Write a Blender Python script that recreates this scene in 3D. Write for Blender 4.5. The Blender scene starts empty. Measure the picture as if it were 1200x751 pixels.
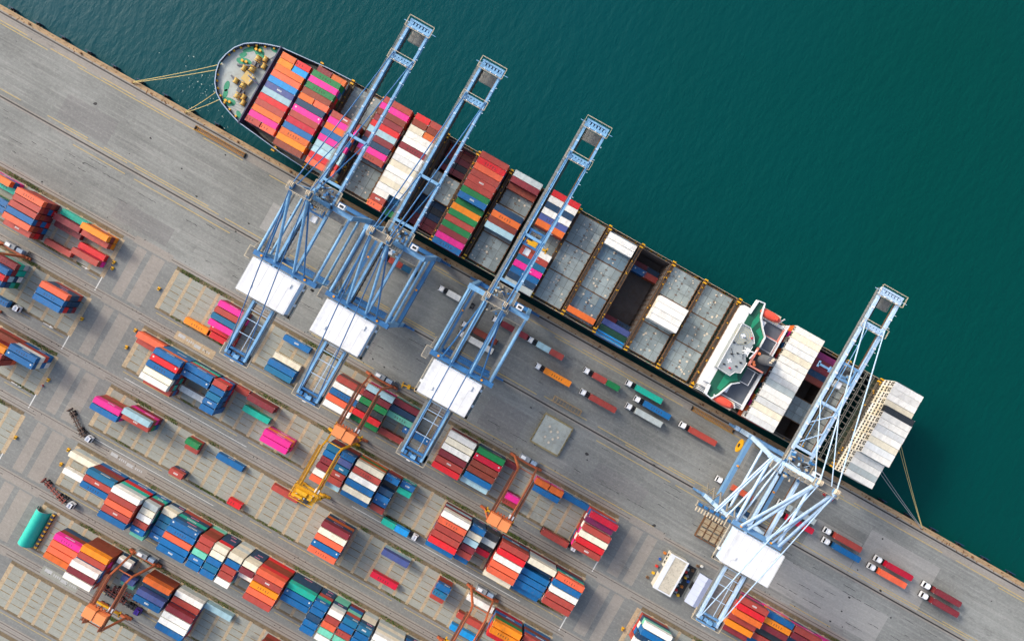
import bpy, bmesh, math, random
from mathutils import Vector, Matrix
R = math.radians
C = bpy.context.scene.collection
SC = bpy.context.scene
rnd = random.Random(7)

# ------------------------------------------------------------------ camera, sky, sun
# World axes: X runs along the quay (bow to stern of the ship), Y points out to sea, Z is up; the quay surface is z = 0.
CAM_H = 290.0
THETA = R(29.45)
cam = bpy.data.cameras.new('camera')
cam.sensor_width = 36.0
cam.lens = 36.0 * (290.0 * 2.83) / 1200.0
cam.clip_start = 1.0
cam.clip_end = 6000.0
cam_o = bpy.data.objects.new('camera', cam)
cam_o.location = (0, 0, CAM_H)
cam_o.rotation_euler = (0, 0, THETA)
C.objects.link(cam_o)
SC.camera = cam_o

SUN_EL = R(33.0)
SHADOW = Vector((0.96, -0.26, 0)).normalized()          # the way shadows fall on the ground
sun_dir = Vector((-SHADOW.x * math.cos(SUN_EL), -SHADOW.y * math.cos(SUN_EL), math.sin(SUN_EL)))
world = bpy.data.worlds.new("World")
SC.world = world
world.use_nodes = True
nt = world.node_tree
bg = nt.nodes['Background']
sky = nt.nodes.new('ShaderNodeTexSky')
sky.sky_type = 'NISHITA'
sky.sun_disc = False
sky.sun_elevation = SUN_EL
sky.sun_rotation = math.atan2(sun_dir.x, sun_dir.y)
sky.air_density = 1.0
sky.dust_density = 4.0
sky.ozone_density = 0.4
nt.links.new(sky.outputs[0], bg.inputs[0])
bg.inputs[1].default_value = 0.15
sl = bpy.data.lights.new('sun', 'SUN')
sl.energy = 1.2
sl.angle = R(10.0)
sl.color = (1.0, 0.965, 0.91)
so = bpy.data.objects.new('sun', sl)
so.rotation_euler = sun_dir.to_track_quat('Z', 'Y').to_euler()
so.location = (-200, 60, 300)
C.objects.link(so)
SC.view_settings.view_transform = 'Standard'
SC.view_settings.look = 'None'
SC.view_settings.exposure = 0.84
SC.view_settings.gamma = 1.0
SC.render.engine = 'CYCLES'
SC.cycles.max_bounces = 6

# ------------------------------------------------------------------ materials
def lin(c):
    return tuple((v / 12.92 if v <= 0.04045 else ((v + 0.055) / 1.055) ** 2.4) for v in (x / 255.0 for x in c))

MATS = {}
def mat(name, rgb, rough=0.6, var=0.16, scale=0.5, dirt=None, damt=0.35, stretch=(1, 1, 1), bump=0.0, metal=0.0, rand=0.0, world_pos=True, detail=5.0):
    """A painted, concrete or metal surface: base colour, a second tone spread by noise, optional relief."""
    if name in MATS:
        return MATS[name]
    m = bpy.data.materials.new(name)
    m.use_nodes = True
    n, l = m.node_tree.nodes, m.node_tree.links
    b = n['Principled BSDF']
    b.inputs['Roughness'].default_value = rough
    b.inputs['Metallic'].default_value = metal
    base = lin(rgb)
    if world_pos:
        g = n.new('ShaderNodeNewGeometry'); src = g.outputs['Position']
    else:
        g = n.new('ShaderNodeTexCoord'); src = g.outputs['Object']
    mp = n.new('ShaderNodeMapping'); mp.inputs['Scale'].default_value = stretch
    l.new(src, mp.inputs['Vector'])
    vec = mp.outputs[0]
    oi = None
    if rand or not world_pos:
        oi = n.new('ShaderNodeObjectInfo')
        if not world_pos:
            ad = n.new('ShaderNodeVectorMath'); ad.operation = 'ADD'
            sc = n.new('ShaderNodeVectorMath'); sc.operation = 'SCALE'; sc.inputs['Scale'].default_value = 90.0
            cb = n.new('ShaderNodeCombineXYZ')
            l.new(oi.outputs['Random'], cb.inputs[0]); l.new(oi.outputs['Random'], cb.inputs[1])
            l.new(cb.outputs[0], sc.inputs[0]); l.new(vec, ad.inputs[0]); l.new(sc.outputs[0], ad.inputs[1])
            vec = ad.outputs[0]
    ns = n.new('ShaderNodeTexNoise'); ns.inputs['Scale'].default_value = scale; ns.inputs['Detail'].default_value = detail; ns.inputs['Roughness'].default_value = 0.62
    l.new(vec, ns.inputs['Vector'])
    mr = n.new('ShaderNodeMapRange'); mr.inputs[1].default_value = 0.3; mr.inputs[2].default_value = 0.7
    mr.inputs[3].default_value = 1.0 - var; mr.inputs[4].default_value = 1.0 + var
    l.new(ns.outputs['Fac'], mr.inputs[0])
    val = mr.outputs[0]
    if rand:
        isl = g.outputs['Random Per Island'] if world_pos else oi.outputs['Random']
        r2 = n.new('ShaderNodeMapRange'); r2.inputs[3].default_value = 1 - rand; r2.inputs[4].default_value = 1 + rand
        l.new(isl, r2.inputs[0])
        mu = n.new('ShaderNodeMath'); mu.operation = 'MULTIPLY'
        l.new(val, mu.inputs[0]); l.new(r2.outputs[0], mu.inputs[1]); val = mu.outputs[0]
    vm = n.new('ShaderNodeVectorMath'); vm.operation = 'SCALE'; vm.inputs[0].default_value = base
    l.new(val, vm.inputs['Scale'])
    col = vm.outputs[0]
    if dirt:
        n2 = n.new('ShaderNodeTexNoise'); n2.inputs['Scale'].default_value = scale * 2.3; n2.inputs['Detail'].default_value = 6.0; n2.inputs['Roughness'].default_value = 0.7
        l.new(vec, n2.inputs['Vector'])
        rp = n.new('ShaderNodeMapRange'); rp.inputs[1].default_value = 0.5; rp.inputs[2].default_value = 0.72; rp.inputs[3].default_value = 0.0; rp.inputs[4].default_value = damt
        l.new(n2.outputs['Fac'], rp.inputs[0])
        mx = n.new('ShaderNodeMix'); mx.data_type = 'RGBA'; mx.inputs['B'].default_value = lin(dirt) + (1,)
        fac = rp.outputs[0]
        if rand:
            r3 = n.new('ShaderNodeMath'); r3.operation = 'FRACT'; r4 = n.new('ShaderNodeMath'); r4.operation = 'MULTIPLY'; r4.inputs[1].default_value = 7.31
            l.new(g.outputs['Random Per Island'] if world_pos else oi.outputs['Random'], r4.inputs[0]); l.new(r4.outputs[0], r3.inputs[0])
            r5 = n.new('ShaderNodeMath'); r5.operation = 'MULTIPLY'; r6 = n.new('ShaderNodeMath'); r6.operation = 'MULTIPLY_ADD'; r6.inputs[1].default_value = 2.0; r6.inputs[2].default_value = 0.3
            l.new(r3.outputs[0], r6.inputs[0]); l.new(r6.outputs[0], r5.inputs[0]); l.new(fac, r5.inputs[1]); fac = r5.outputs[0]
        l.new(fac, mx.inputs['Factor']); l.new(col, mx.inputs['A'])
        col = mx.outputs['Result']
    l.new(col, b.inputs['Base Color'])
    if bump:
        bp = n.new('ShaderNodeBump'); bp.inputs['Strength'].default_value = bump; bp.inputs['Distance'].default_value = 0.2
        l.new(ns.outputs['Fac'], bp.inputs['Height']); l.new(bp.outputs[0], b.inputs['Normal'])
    MATS[name] = m
    return m

# container paints: letter -> (sRGB, colour word)
PAINT = {
 'o': ((216, 102, 34), 'orange'), 'O': ((230, 130, 4), 'amber'), 's': ((220, 94, 58), 'salmon'),
 'b': ((0, 94, 150), 'blue'), 'B': ((10, 98, 134), 'steel-blue'), 'n': ((20, 60, 90), 'navy'), 'c': ((4, 142, 208), 'sky-blue'),
 'g': ((8, 120, 62), 'green'), 'G': ((12, 66, 46), 'dark-green'), 't': ((4, 166, 142), 'turquoise'), 'a': ((104, 186, 158), 'mint'),
 'r': ((206, 26, 34), 'red'), 'R': ((186, 6, 44), 'crimson'), 'k': ((164, 62, 50), 'brick'), 'm': ((124, 36, 44), 'maroon'),
 'p': ((226, 30, 138), 'pink'), 'w': ((232, 229, 219), 'white'), 'W': ((224, 215, 190), 'cream'), 'y': ((178, 187, 184), 'grey'),
 'l': ((156, 190, 198), 'pale-blue'), 'd': ((40, 46, 50), 'charcoal'), 'x': ((128, 52, 32), 'brown'), 'v': ((68, 82, 136), 'violet'),
 'q': ((122, 34, 88), 'plum'), 'z': ((214, 215, 211), 'off-white'),
}
DUST = (128, 104, 88)
def paint(k, stuff=False):
    rgb = PAINT[k][0]
    nm = 'container_paint_' + PAINT[k][1].replace('-', '_') + ('_mass' if stuff else '')
    light = k in 'wWylz'
    return mat(nm, rgb, rough=0.5, var=0.13, scale=0.35, dirt=(158, 138, 112) if light else DUST, damt=0.2, stretch=(1.6, 0.7, 1), rand=0.12, world_pos=stuff)

M_CAST = mat('casting_steel', (196, 194, 188), 0.5, 0.1, 2.0)
M_DARK = mat('dark_steel', (38, 38, 40), 0.6, 0.2, 1.5)
M_BLUE = mat('crane_blue', (116, 164, 200), 0.45, 0.16, 0.3, dirt=(64, 92, 120), damt=0.5)
M_BLUE2 = mat('crane_blue_deep', (46, 104, 154), 0.45, 0.2, 0.4, dirt=(30, 60, 96), damt=0.4)
M_PALE = mat('crane_pale_blue', (172, 198, 222), 0.45, 0.12, 0.3, dirt=(92, 126, 162), damt=0.5)
M_PALE2 = mat('crane_mid_blue', (100, 142, 180), 0.45, 0.10, 0.3, dirt=(60, 100, 150), damt=0.4)
M_WHITE = mat('white_paint', (218, 220, 221), 0.5, 0.06, 0.4)
M_HOUSEW = mat('house_wall_paint', (176, 202, 228), 0.5, 0.06, 0.4)
M_GRATE = mat('grating', (122, 122, 118), 0.8, 0.25, 1.2, dirt=(92, 76, 60), damt=0.4)
M_RAIL = mat('handrail_paint', (190, 176, 150), 0.6, 0.15, 1.0)
M_RUST = mat('rusty_steel', (112, 78, 48), 0.8, 0.3, 0.8, dirt=(70, 44, 28), damt=0.6)
M_YEL = mat('safety_yellow', (214, 158, 10), 0.55, 0.12, 0.7, dirt=(120, 90, 30), damt=0.4)
M_ORG = mat('yard_crane_orange', (176, 92, 52), 0.55, 0.12, 0.5, dirt=(110, 62, 40), damt=0.45)
M_ORGR = mat('trolley_roof_orange', (232, 138, 80), 0.55, 0.05, 0.4)
M_BROWN = mat('yard_crane_rail_brown', (110, 66, 44), 0.75, 0.2, 0.8, dirt=(52, 40, 34), damt=0.5)
M_GLASS = mat('dark_glass', (22, 28, 34), 0.12, 0.05, 1.0)
M_RUBBER = mat('rubber', (24, 24, 25), 0.85, 0.2, 2.0)
M_GREYP = mat('grey_paint', (128, 134, 138), 0.6, 0.12, 0.5, dirt=(96, 84, 70), damt=0.3)

# ------------------------------------------------------------------ mesh helpers
class MB:
    """Collects solids into one mesh."""
    def __init__(self):
        self.v, self.f, self.mi, self.cur = [], [], [], 0
    def m(self, i):
        self.cur = i; return self
    def add(self, vs, fs):
        o = len(self.v); self.v += [tuple(p) for p in vs]
        for f in fs:
            self.f.append([i + o for i in f]); self.mi.append(self.cur)
        return self
    def box(self, c, s, rz=0.0):
        hx, hy, hz = s[0] / 2, s[1] / 2, s[2] / 2
        ca, sa = math.cos(rz), math.sin(rz)
        vs = []
        for z in (-hz, hz):
            for x, y in ((-hx, -hy), (hx, -hy), (hx, hy), (-hx, hy)):
                vs.append((c[0] + x * ca - y * sa, c[1] + x * sa + y * ca, c[2] + z))
        return self.add(vs, [(3, 2, 1, 0), (4, 5, 6, 7), (0, 1, 5, 4), (1, 2, 6, 5), (2, 3, 7, 6), (3, 0, 4, 7)])
    def bx(self, x0, x1, y0, y1, z0, z1):
        return self.box(((x0 + x1) / 2, (y0 + y1) / 2, (z0 + z1) / 2), (abs(x1 - x0), abs(y1 - y0), abs(z1 - z0)))
    def beam(self, p0, p1, w, h=None):
        h = h or w
        p0, p1 = Vector(p0), Vector(p1); d = (p1 - p0)
        if d.length < 1e-5: return self
        d.normalize()
        up = Vector((0, 0, 1)) if abs(d.z) < 0.95 else Vector((0, 1, 0))
        s = d.cross(up).normalized(); u = s.cross(d).normalized()
        vs = []
        for p in (p0, p1):
            for a, b in ((-1, -1), (1, -1), (1, 1), (-1, 1)):
                vs.append(p + s * (a * w / 2) + u * (b * h / 2))
        return self.add(vs, [(3, 2, 1, 0), (4, 5, 6, 7), (0, 1, 5, 4), (1, 2, 6, 5), (2, 3, 7, 6), (3, 0, 4, 7)])
    def tube(self, p0, p1, r, n=8, r1=None):
        r1 = r if r1 is None else r1
        p0, p1 = Vector(p0), Vector(p1); d = (p1 - p0).normalized()
        up = Vector((0, 0, 1)) if abs(d.z) < 0.95 else Vector((0, 1, 0))
        s = d.cross(up).normalized(); u = s.cross(d).normalized()
        vs = []
        for p, q in ((p0, r), (p1, r1)):
            for k in range(n):
                a = 2 * math.pi * k / n
                vs.append(p + s * (q * math.cos(a)) + u * (q * math.sin(a)))
        fs = [(k, (k + 1) % n, n + (k + 1) % n, n + k) for k in range(n)] + [tuple(range(n - 1, -1, -1)), tuple(range(n, 2 * n))]
        return self.add(vs, fs)
    def prism(self, poly, z0, z1):
        n = len(poly)
        vs = [(x, y, z0) for x, y in poly] + [(x, y, z1) for x, y in poly]
        fs = [tuple(range(n - 1, -1, -1)), tuple(range(n, 2 * n))] + [(k, (k + 1) % n, n + (k + 1) % n, n + k) for k in range(n)]
        return self.add(vs, fs)
    def rail(self, pts, z, h=1.1, t=0.09, step=2.2):
        """A handrail along a path of (x, y) points standing on height z."""
        for a, b in zip(pts, pts[1:]):
            a3, b3 = Vector((a[0], a[1], z + h)), Vector((b[0], b[1], z + h))
            self.beam(a3, b3, t)
            self.beam(a3 - Vector((0, 0, h * .5)), b3 - Vector((0, 0, h * .5)), t * .7)
            k = max(1, int((b3 - a3).length / step))
            for i in range(k + 1):
                p = a3.lerp(b3, i / k)
                self.beam((p.x, p.y, z), (p.x, p.y, z + h), t)
        return self
    def build(self, name, mats, parent=None, smooth=False, **props):
        me = bpy.data.meshes.new(name)
        me.from_pydata(self.v, [], self.f)
        for mm in (mats if isinstance(mats, (list, tuple)) else [mats]):
            me.materials.append(mm)
        me.polygons.foreach_set('material_index', self.mi)
        if smooth:
            me.polygons.foreach_set('use_smooth', [True] * len(me.polygons))
        me.update()
        o = bpy.data.objects.new(name, me)
        C.objects.link(o)
        if parent: o.parent = parent
        for k, v in props.items(): o[k] = v
        return o

def tag(o, label, cat, group=None):
    o['label'] = label; o['category'] = cat
    if group: o['group'] = group
    return o
def thing(name, label, cat, loc=(0, 0, 0), rz=0.0, group=None):
    o = bpy.data.objects.new(name, None); C.objects.link(o)
    o.empty_display_size = 0.5
    o.location = loc; o.rotation_euler = (0, 0, rz)
    return tag(o, label, cat, group)
def copy_tree(o, parent=None):
    c = o.copy(); C.objects.link(c)
    if parent is not None: c.parent = parent
    for ch in list(o.children): copy_tree(ch, c)
    return c

# ------------------------------------------------------------------ water and ground
QE = 9.7                                                     # quay edge
def water_material():
    m = bpy.data.materials.new('sea_water'); m.use_nodes = True
    n, l = m.node_tree.nodes, m.node_tree.links
    b = n['Principled BSDF']
    b.inputs['Roughness'].default_value = 0.38
    b.inputs['Specular IOR Level'].default_value = 0.14
    b.inputs['IOR'].default_value = 1.33
    g = n.new('ShaderNodeNewGeometry')
    big = n.new('ShaderNodeTexNoise'); big.inputs['Scale'].default_value = 0.006; big.inputs['Detail'].default_value = 3
    l.new(g.outputs['Position'], big.inputs['Vector'])
    sep = n.new('ShaderNodeSeparateXYZ'); l.new(g.outputs['Position'], sep.inputs[0])
    mr = n.new('ShaderNodeMapRange'); mr.inputs[1].default_value = -230; mr.inputs[2].default_value = 120      # bluer water towards the bow end
    l.new(sep.outputs[0], mr.inputs[0])
    ad = n.new('ShaderNodeMath'); ad.operation = 'MULTIPLY_ADD'; ad.inputs[1].default_value = 0.8; ad.inputs[2].default_value = -0.4
    l.new(big.outputs['Fac'], ad.inputs[0])
    a2 = n.new('ShaderNodeMath'); a2.operation = 'ADD'; a2.use_clamp = True
    l.new(mr.outputs[0], a2.inputs[0]); l.new(ad.outputs[0], a2.inputs[1])
    mx = n.new('ShaderNodeMix'); mx.data_type = 'RGBA'
    mx.inputs['A'].default_value = lin((0, 66, 76)) + (1,); mx.inputs['B'].default_value = lin((0, 62, 58)) + (1,)
    l.new(a2.outputs[0], mx.inputs['Factor']); l.new(mx.outputs['Result'], b.inputs['Base Color'])
    mp = n.new('ShaderNodeMapping'); mp.inputs['Rotation'].default_value = (0, 0, R(35)); mp.inputs['Scale'].default_value = (1.0, 0.42, 1)
    l.new(g.outputs['Position'], mp.inputs[0])
    w1 = n.new('ShaderNodeTexNoise'); w1.inputs['Scale'].default_value = 0.42; w1.inputs['Detail'].default_value = 5; w1.inputs['Roughness'].default_value = 0.6
    w2 = n.new('ShaderNodeTexNoise'); w2.inputs['Scale'].default_value = 0.09; w2.inputs['Detail'].default_value = 3
    l.new(mp.outputs[0], w1.inputs['Vector']); l.new(mp.outputs[0], w2.inputs['Vector'])
    sm = n.new('ShaderNodeMath'); sm.operation = 'ADD'; l.new(w1.outputs['Fac'], sm.inputs[0]); l.new(w2.outputs['Fac'], sm.inputs[1])
    bp = n.new('ShaderNodeBump'); bp.inputs['Strength'].default_value = 0.3; bp.inputs['Distance'].default_value = 1.2
    l.new(sm.outputs[0], bp.inputs['Height']); l.new(bp.outputs[0], b.inputs['Normal'])
    return m
mb = MB()
nx, ny = 8, 6
for i in range(nx):
    for j in range(ny):
        x0, x1 = -2500 + 5000 * i / nx, -2500 + 5000 * (i + 1) / nx
        y0, y1 = QE - 2.0 + 2900 * j / ny, QE - 2.0 + 2900 * (j + 1) / ny
        mb.add([(x0, y0, -4.0), (x1, y0, -4.0), (x1, y1, -4.0), (x0, y1, -4.0)], [(0, 1, 2, 3)])
mb.build('water', water_material(), kind='structure')


def ground_material(name, a, b_, streak, dark, wear):
    """Concrete or asphalt with tyre streaks along the quay, broad darker patches, wear, fine grain and cracks."""
    m = bpy.data.materials.new(name); m.use_nodes = True
    n, l = m.node_tree.nodes, m.node_tree.links
    bs = n['Principled BSDF']; bs.inputs['Roughness'].default_value = 0.88
    g = n.new('ShaderNodeNewGeometry')
    def noise(scale, st, det=5.0, ro=0.6):
        mp = n.new('ShaderNodeMapping'); mp.inputs['Scale'].default_value = st; l.new(g.outputs['Position'], mp.inputs[0])
        t = n.new('ShaderNodeTexNoise'); t.inputs['Scale'].default_value = scale; t.inputs['Detail'].default_value = det; t.inputs['Roughness'].default_value = ro
        l.new(mp.outputs[0], t.inputs['Vector']); return t.outputs['Fac']
    def rng(s, a0, a1, o0, o1):
        r = n.new('ShaderNodeMapRange'); r.inputs[1].default_value = a0; r.inputs[2].default_value = a1; r.inputs[3].default_value = o0; r.inputs[4].default_value = o1
        l.new(s, r.inputs[0]); return r.outputs[0]
    def mix(f, A, B):
        x = n.new('ShaderNodeMix'); x.data_type = 'RGBA'; l.new(f, x.inputs['Factor'])
        for k, v in (('A', A), ('B', B)):
            if isinstance(v, tuple): x.inputs[k].default_value = lin(v) + (1,)
            else: l.new(v, x.inputs[k])
        return x.outputs['Result']
    col = mix(rng(noise(0.02, (1, 1.4, 1), 6.0), 0.36, 0.64, 0, 1), a, b_)
    col = mix(rng(noise(0.55, (0.035, 1, 1), 4.0, 0.65), 0.44, 0.72, 0.0, streak), col, dark)
    col = mix(rng(noise(1.1, (0.03, 1, 1), 3.0, 0.6), 0.5, 0.78, 0.0, streak * 0.55), col, (208, 204, 196))
    col = mix(rng(noise(0.25, (1, 1, 1), 7.0, 0.7), 0.55, 0.75, 0.0, wear), col, dark)
    col = mix(rng(noise(2.4, (1, 1, 1), 4.0, 0.7), 0.62, 0.74, 0.0, 0.35), col, (62, 60, 58))
    col = mix(rng(noise(1.6, (0.5, 1, 1), 8.0, 0.85), 0.42, 0.62, 0.0, 0.3), col, dark)
    col = mix(rng(noise(0.9, (1, 1, 1), 8.0, 0.85), 0.5, 0.66, 0.0, 0.22), col, (196, 194, 186))
    col = mix(rng(noise(0.16, (0.3, 1, 1), 5.0, 0.75), 0.60, 0.72, 0.0, 0.5), col, (70, 70, 68))
    l.new(col, bs.inputs['Base Color'])
    f = noise(1.5, (1, 1, 1), 6.0, 0.7)
    bp = n.new('ShaderNodeBump'); bp.inputs['Strength'].default_value = 0.25; bp.inputs['Distance'].default_value = 0.05
    l.new(f, bp.inputs['Height']); l.new(bp.outputs[0], bs.inputs['Normal'])
    return m
M_APRON = ground_material('apron_concrete', (142, 144, 139), (112, 114, 110), 0.4, (80, 81, 79), 0.5)
M_PATCHL = ground_material('patch_light', (156, 155, 150), (142, 141, 137), 0.3, (104, 104, 102), 0.3)
M_PATCHD = ground_material('patch_dark', (126, 126, 123), (112, 112, 110), 0.35, (84, 84, 82), 0.4)
M_YARD = ground_material('yard_asphalt', (126, 128, 124), (111, 113, 110), 0.25, (84, 84, 84), 0.35)
M_SLAB = ground_material('slab_concrete', (150, 153, 143), (138, 141, 132), 0.14, (108, 104, 92), 0.35)
M_BAND = ground_material('pinkish_concrete', (148, 141, 132), (134, 129, 121), 0.14, (104, 98, 92), 0.45)
M_TAN = mat('tan_concrete', (170, 152, 124), 0.9, 0.2, 0.7, dirt=(124, 86, 44), damt=0.75)
M_EDGE = mat('quay_edge_concrete', (164, 138, 104), 0.9, 0.22, 0.35, dirt=(84, 62, 44), damt=0.8, stretch=(0.5, 1.5, 1))
M_SOIL = mat('seam_soil', (112, 98, 76), 0.95, 0.25, 0.5, dirt=(64, 54, 36), damt=0.7)
M_LINEY = mat('worn_yellow_line', (186, 160, 84), 0.8, 0.15, 0.6, dirt=(132, 126, 112), damt=0.9)
M_LINEW = mat('worn_white_line', (206, 206, 202), 0.8, 0.1, 0.6, dirt=(140, 138, 134), damt=0.7)
M_TAR = mat('tar', (46, 45, 45), 0.8, 0.2, 1.0)
M_STEELRAIL = mat('rail_steel', (56, 50, 48), 0.6, 0.2, 1.0)
M_GRASS = mat('grass_blades', (70, 92, 34), 0.9, 0.35, 0.6, dirt=(112, 96, 48), damt=0.6)

YARD_EDGE = -47.3
mb = MB(); mb.add([(-2500, -3000, 0), (2500, -3000, 0), (2500, YARD_EDGE, 0), (-2500, YARD_EDGE, 0)], [(0, 1, 2, 3)])
yard = mb.build('yard_ground', M_YARD, kind='structure')
mb = MB()
# the apron is one slab whose sea face drops to the water
mb.add([(-2500, YARD_EDGE, 0), (2500, YARD_EDGE, 0), (2500, QE - 2.3, 0), (-2500, QE - 2.3, 0)], [(0, 1, 2, 3)])
apron = mb.build('apron', M_APRON, kind='structure')
mb = MB()
mb.add([(-2500, QE - 2.3, 0.0), (2500, QE - 2.3, 0.0), (2500, QE, 0.0), (-2500, QE, 0.0), (-2500, QE, -7), (2500, QE, -7)], [(0, 1, 2, 3), (3, 2, 5, 4)])
mb.bx(-260, 260, QE - 0.55, QE - 0.02, 0.0, 0.22)             # kerb along the water
quay = mb.build('quay_edge', M_EDGE, kind='structure')

def sheet(name, rects, m, z, parent, **kw):
    b = MB()
    for x0, x1, y0, y1 in rects:
        b.add([(x0, y0, z), (x1, y0, z), (x1, y1, z), (x0, y1, z)], [(0, 1, 2, 3)])
    return b.build(name, m, parent, **kw)

# crane rails: a steel rail in a dark groove
for y in (7.0, -23.4):
    b = MB(); b.bx(-270, 270, y - 0.08, y + 0.08, 0.008, 0.07)
    b.build('crane_rail', M_STEELRAIL, apron)
    sheet('rail_groove', [(-270, 270, y - 0.3, y + 0.3)], M_TAR, 0.004, apron)
    for q in (-1, 1): sheet('rail_edging', [(-270, 270, y + q * .58 - .28, y + q * .58 + .28)], M_BAND, 0.0035, apron)
sheet('rough_concrete_band', [(-270, 270, 3.6, 5.9)], M_BAND, 0.003, apron)
for y in (4.0, 2.9, -20.7, -21.6, -26.0, -45.6):
    rects = []
    x = -260.0
    while x < 260:
        ln = rnd.uniform(14, 55)
        if rnd.random() < 0.72: rects.append((x, x + ln, y - 0.13, y + 0.13))
        x += ln + rnd.uniform(2, 16)
    sheet('yellow_line', rects, M_LINEY, 0.008, apron, kind='stuff')
# tar seams and skid marks along the lanes
rects = []
for y in (-30.2, -33.4, -36.5, -40.8, -27.6):
    x = -250.0
    while x < 250:
        ln = rnd.uniform(2, 9)
        if rnd.random() < 0.45: rects.append((x, x + ln, y - 0.11 + rnd.uniform(-.3, .3), y + 0.11))
        x += ln + rnd.uniform(1, 14)
b = MB()
for x0, x1, y0, y1 in rects:
    n = max(2, int((x1 - x0) / 0.8)); top, bot = [], []
    for i in range(n + 1):
        xx = x0 + (x1 - x0) * i / n; yy = y1 + rnd.uniform(-.12, .12); w = rnd.uniform(0.05, 0.26)
        top.append((xx, yy + w / 2, 0.006)); bot.append((xx, yy - w / 2, 0.006))
    vs = bot + top
    b.add(vs, [(i, i + 1, n + 2 + i, n + 1 + i) for i in range(n)])
for _ in range(70):                                            # oil spots
    x, y, r = rnd.uniform(-240, 240), rnd.uniform(-46, 4), rnd.uniform(0.1, 0.42) * rnd.choice((1, 1, 1, 1.6))
    k = 9
    b.add([(x + r * rnd.uniform(.6, 1.3) * 1.4 * math.cos(2 * math.pi * i / k), y + r * rnd.uniform(.6, 1.3) * math.sin(2 * math.pi * i / k), 0.0065) for i in range(k)], [tuple(range(k))])
b.build('tar_seam', M_TAR, apron, kind='stuff')

# quay furniture: fenders hung on the wall, bollards on the edge
M_FEND = mat('fender_panel', (26, 52, 84), 0.7, 0.2, 1.0)
f0 = thing('dock_fender', 'dark blue fender panel hung on the quay wall', 'fender', (-245.0, QE, -2.5), group='fenders along the quay wall')
b = MB(); b.bx(-1.2, 1.2, 1.0, 1.35, -2.0, 1.9); b.build('panel', M_FEND, f0)
b = MB(); b.tube((-0.6, 0, 0), (-0.6, 1.0, 0), .55, 10); b.tube((0.6, 0, 0), (0.6, 1.0, 0), .55, 10); b.build('rubber_cone', M_RUBBER, f0)
for k in range(1, 42):
    x = -245.0 + 12.25 * k
    if -138 < x < 160 or x > 236: continue
    c = copy_tree(f0); c.location = (x, QE, -2.5)
bo0 = thing('mooring_bollard', 'rusty iron bollard on the quay edge beside the bow water', 'bollard', (-234, QE - 1.2, 0), group='bollards along the quay edge')
b = MB(); b.tube((0, 0, 0), (0, 0, 0.55), 0.28, 10, 0.22); b.build('post', M_RUST, bo0)
b = MB(); b.tube((0, 0, 0.5), (0, 0, 0.7), 0.42, 10, 0.36); b.box((0, 0, 0.02), (0.9, 0.9, 0.04)); b.build('head', M_RUST, bo0)
bo0['label'] = 'rusty iron mooring bollard on the brown quay edge'
for x in [-209.5, -184.9, -159.9, -135, -110, -85.5, -61, -36.5, -12, 12.5, 37, 61.5, 86, 110.5, 135, 165, 189.9, 214]:
    c = copy_tree(bo0); c.location = (x, QE - 1.2, 0)
    if x == -184.9: c['label'] = 'rusty bollard holding the long bow ropes'
    if x == -159.9: c['label'] = 'rusty bollard holding the short bow ropes'
    if x == 189.9: c['label'] = 'rusty bollard holding all the stern ropes'
# stains and debris on the quay edge
b = MB()
for _ in range(260):
    x = rnd.uniform(-250, 250); y = rnd.uniform(QE - 2.2, QE - 0.7); s = rnd.uniform(.12, .45)
    b.box((x, y, 0.03), (s * rnd.uniform(1, 3), s, 0.06), rnd.uniform(0, 3))
b.build('quay_debris', M_RUST, quay, kind='stuff')

# ------------------------------------------------------------------ yard paving
SLOT = 6.53
Y0 = {k: -51.8 - 27.9 * (k - 1) for k in range(0, 9)}          # seaward container row of each yard block
ROW = 2.78
segs = {1: [(-300, -157), (-131.5, 78.6), (134, 300)]}
for k in range(2, 8): segs[k] = [(-300, -157), (-131.5, 78.6), (105.3, 300)]
def gx(n): return 0.2 + SLOT * n
slab, beams, seams, strips, soil = [], [], [], [], []
for k in range(1, 8):
    y = Y0[k]
    for x0, x1 in segs[k]:
        slab.append((max(x0, -270), min(x1, 270), y - 15.5, y + 1.6))
        for j in range(1, 6):
            yy = y + 1.39 - ROW * j
            seams.append((max(x0, -270), min(x1, 270), yy - 0.09, yy + 0.09))
        soil.append((max(x0, -270), min(x1, 270), y + 1.62, y + 3.3))
        soil.append((max(x0, -270), min(x1, 270), y - 16.6, y - 15.52))
    strips.append((-270, 270, y + 3.5, y + 5.3)); strips.append((-270, 270, y - 22.4, y - 20.8))
sheet('yard_slab', slab, M_SLAB, 0.004, yard)
sheet('soil_strip', soil, M_SOIL, 0.003, yard)
sheet('runway_strip', strips, M_BAND, 0.006, yard)
sheet('runway_groove', [(a, b_, (c + d) / 2 - .16, (c + d) / 2 + .16) for a, b_, c, d in strips], mat('groove_dirt', (92, 86, 80), .9, .2, .5), 0.010, yard)
b = MB()
for x0, x1, y0, y1 in seams:
    n = int((x1 - x0) / 3)
    for i in range(n):
        a0, a1 = x0 + (x1 - x0) * i / n, x0 + (x1 - x0) * (i + 1) / n
        w = rnd.uniform(.04, .2)
        b.add([(a0, y0 + .09 - w, .007), (a1, y0 + .09 - w, .007), (a1, y0 + .09 + w, .007), (a0, y0 + .09 + w, .007)], [(0, 1, 2, 3)])
b.build('slab_joint', mat('joint_dirt', (124, 104, 68), 0.95, 0.3, 0.4, dirt=(80, 72, 56), damt=0.8), yard, kind='stuff')
beam_me = None
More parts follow.
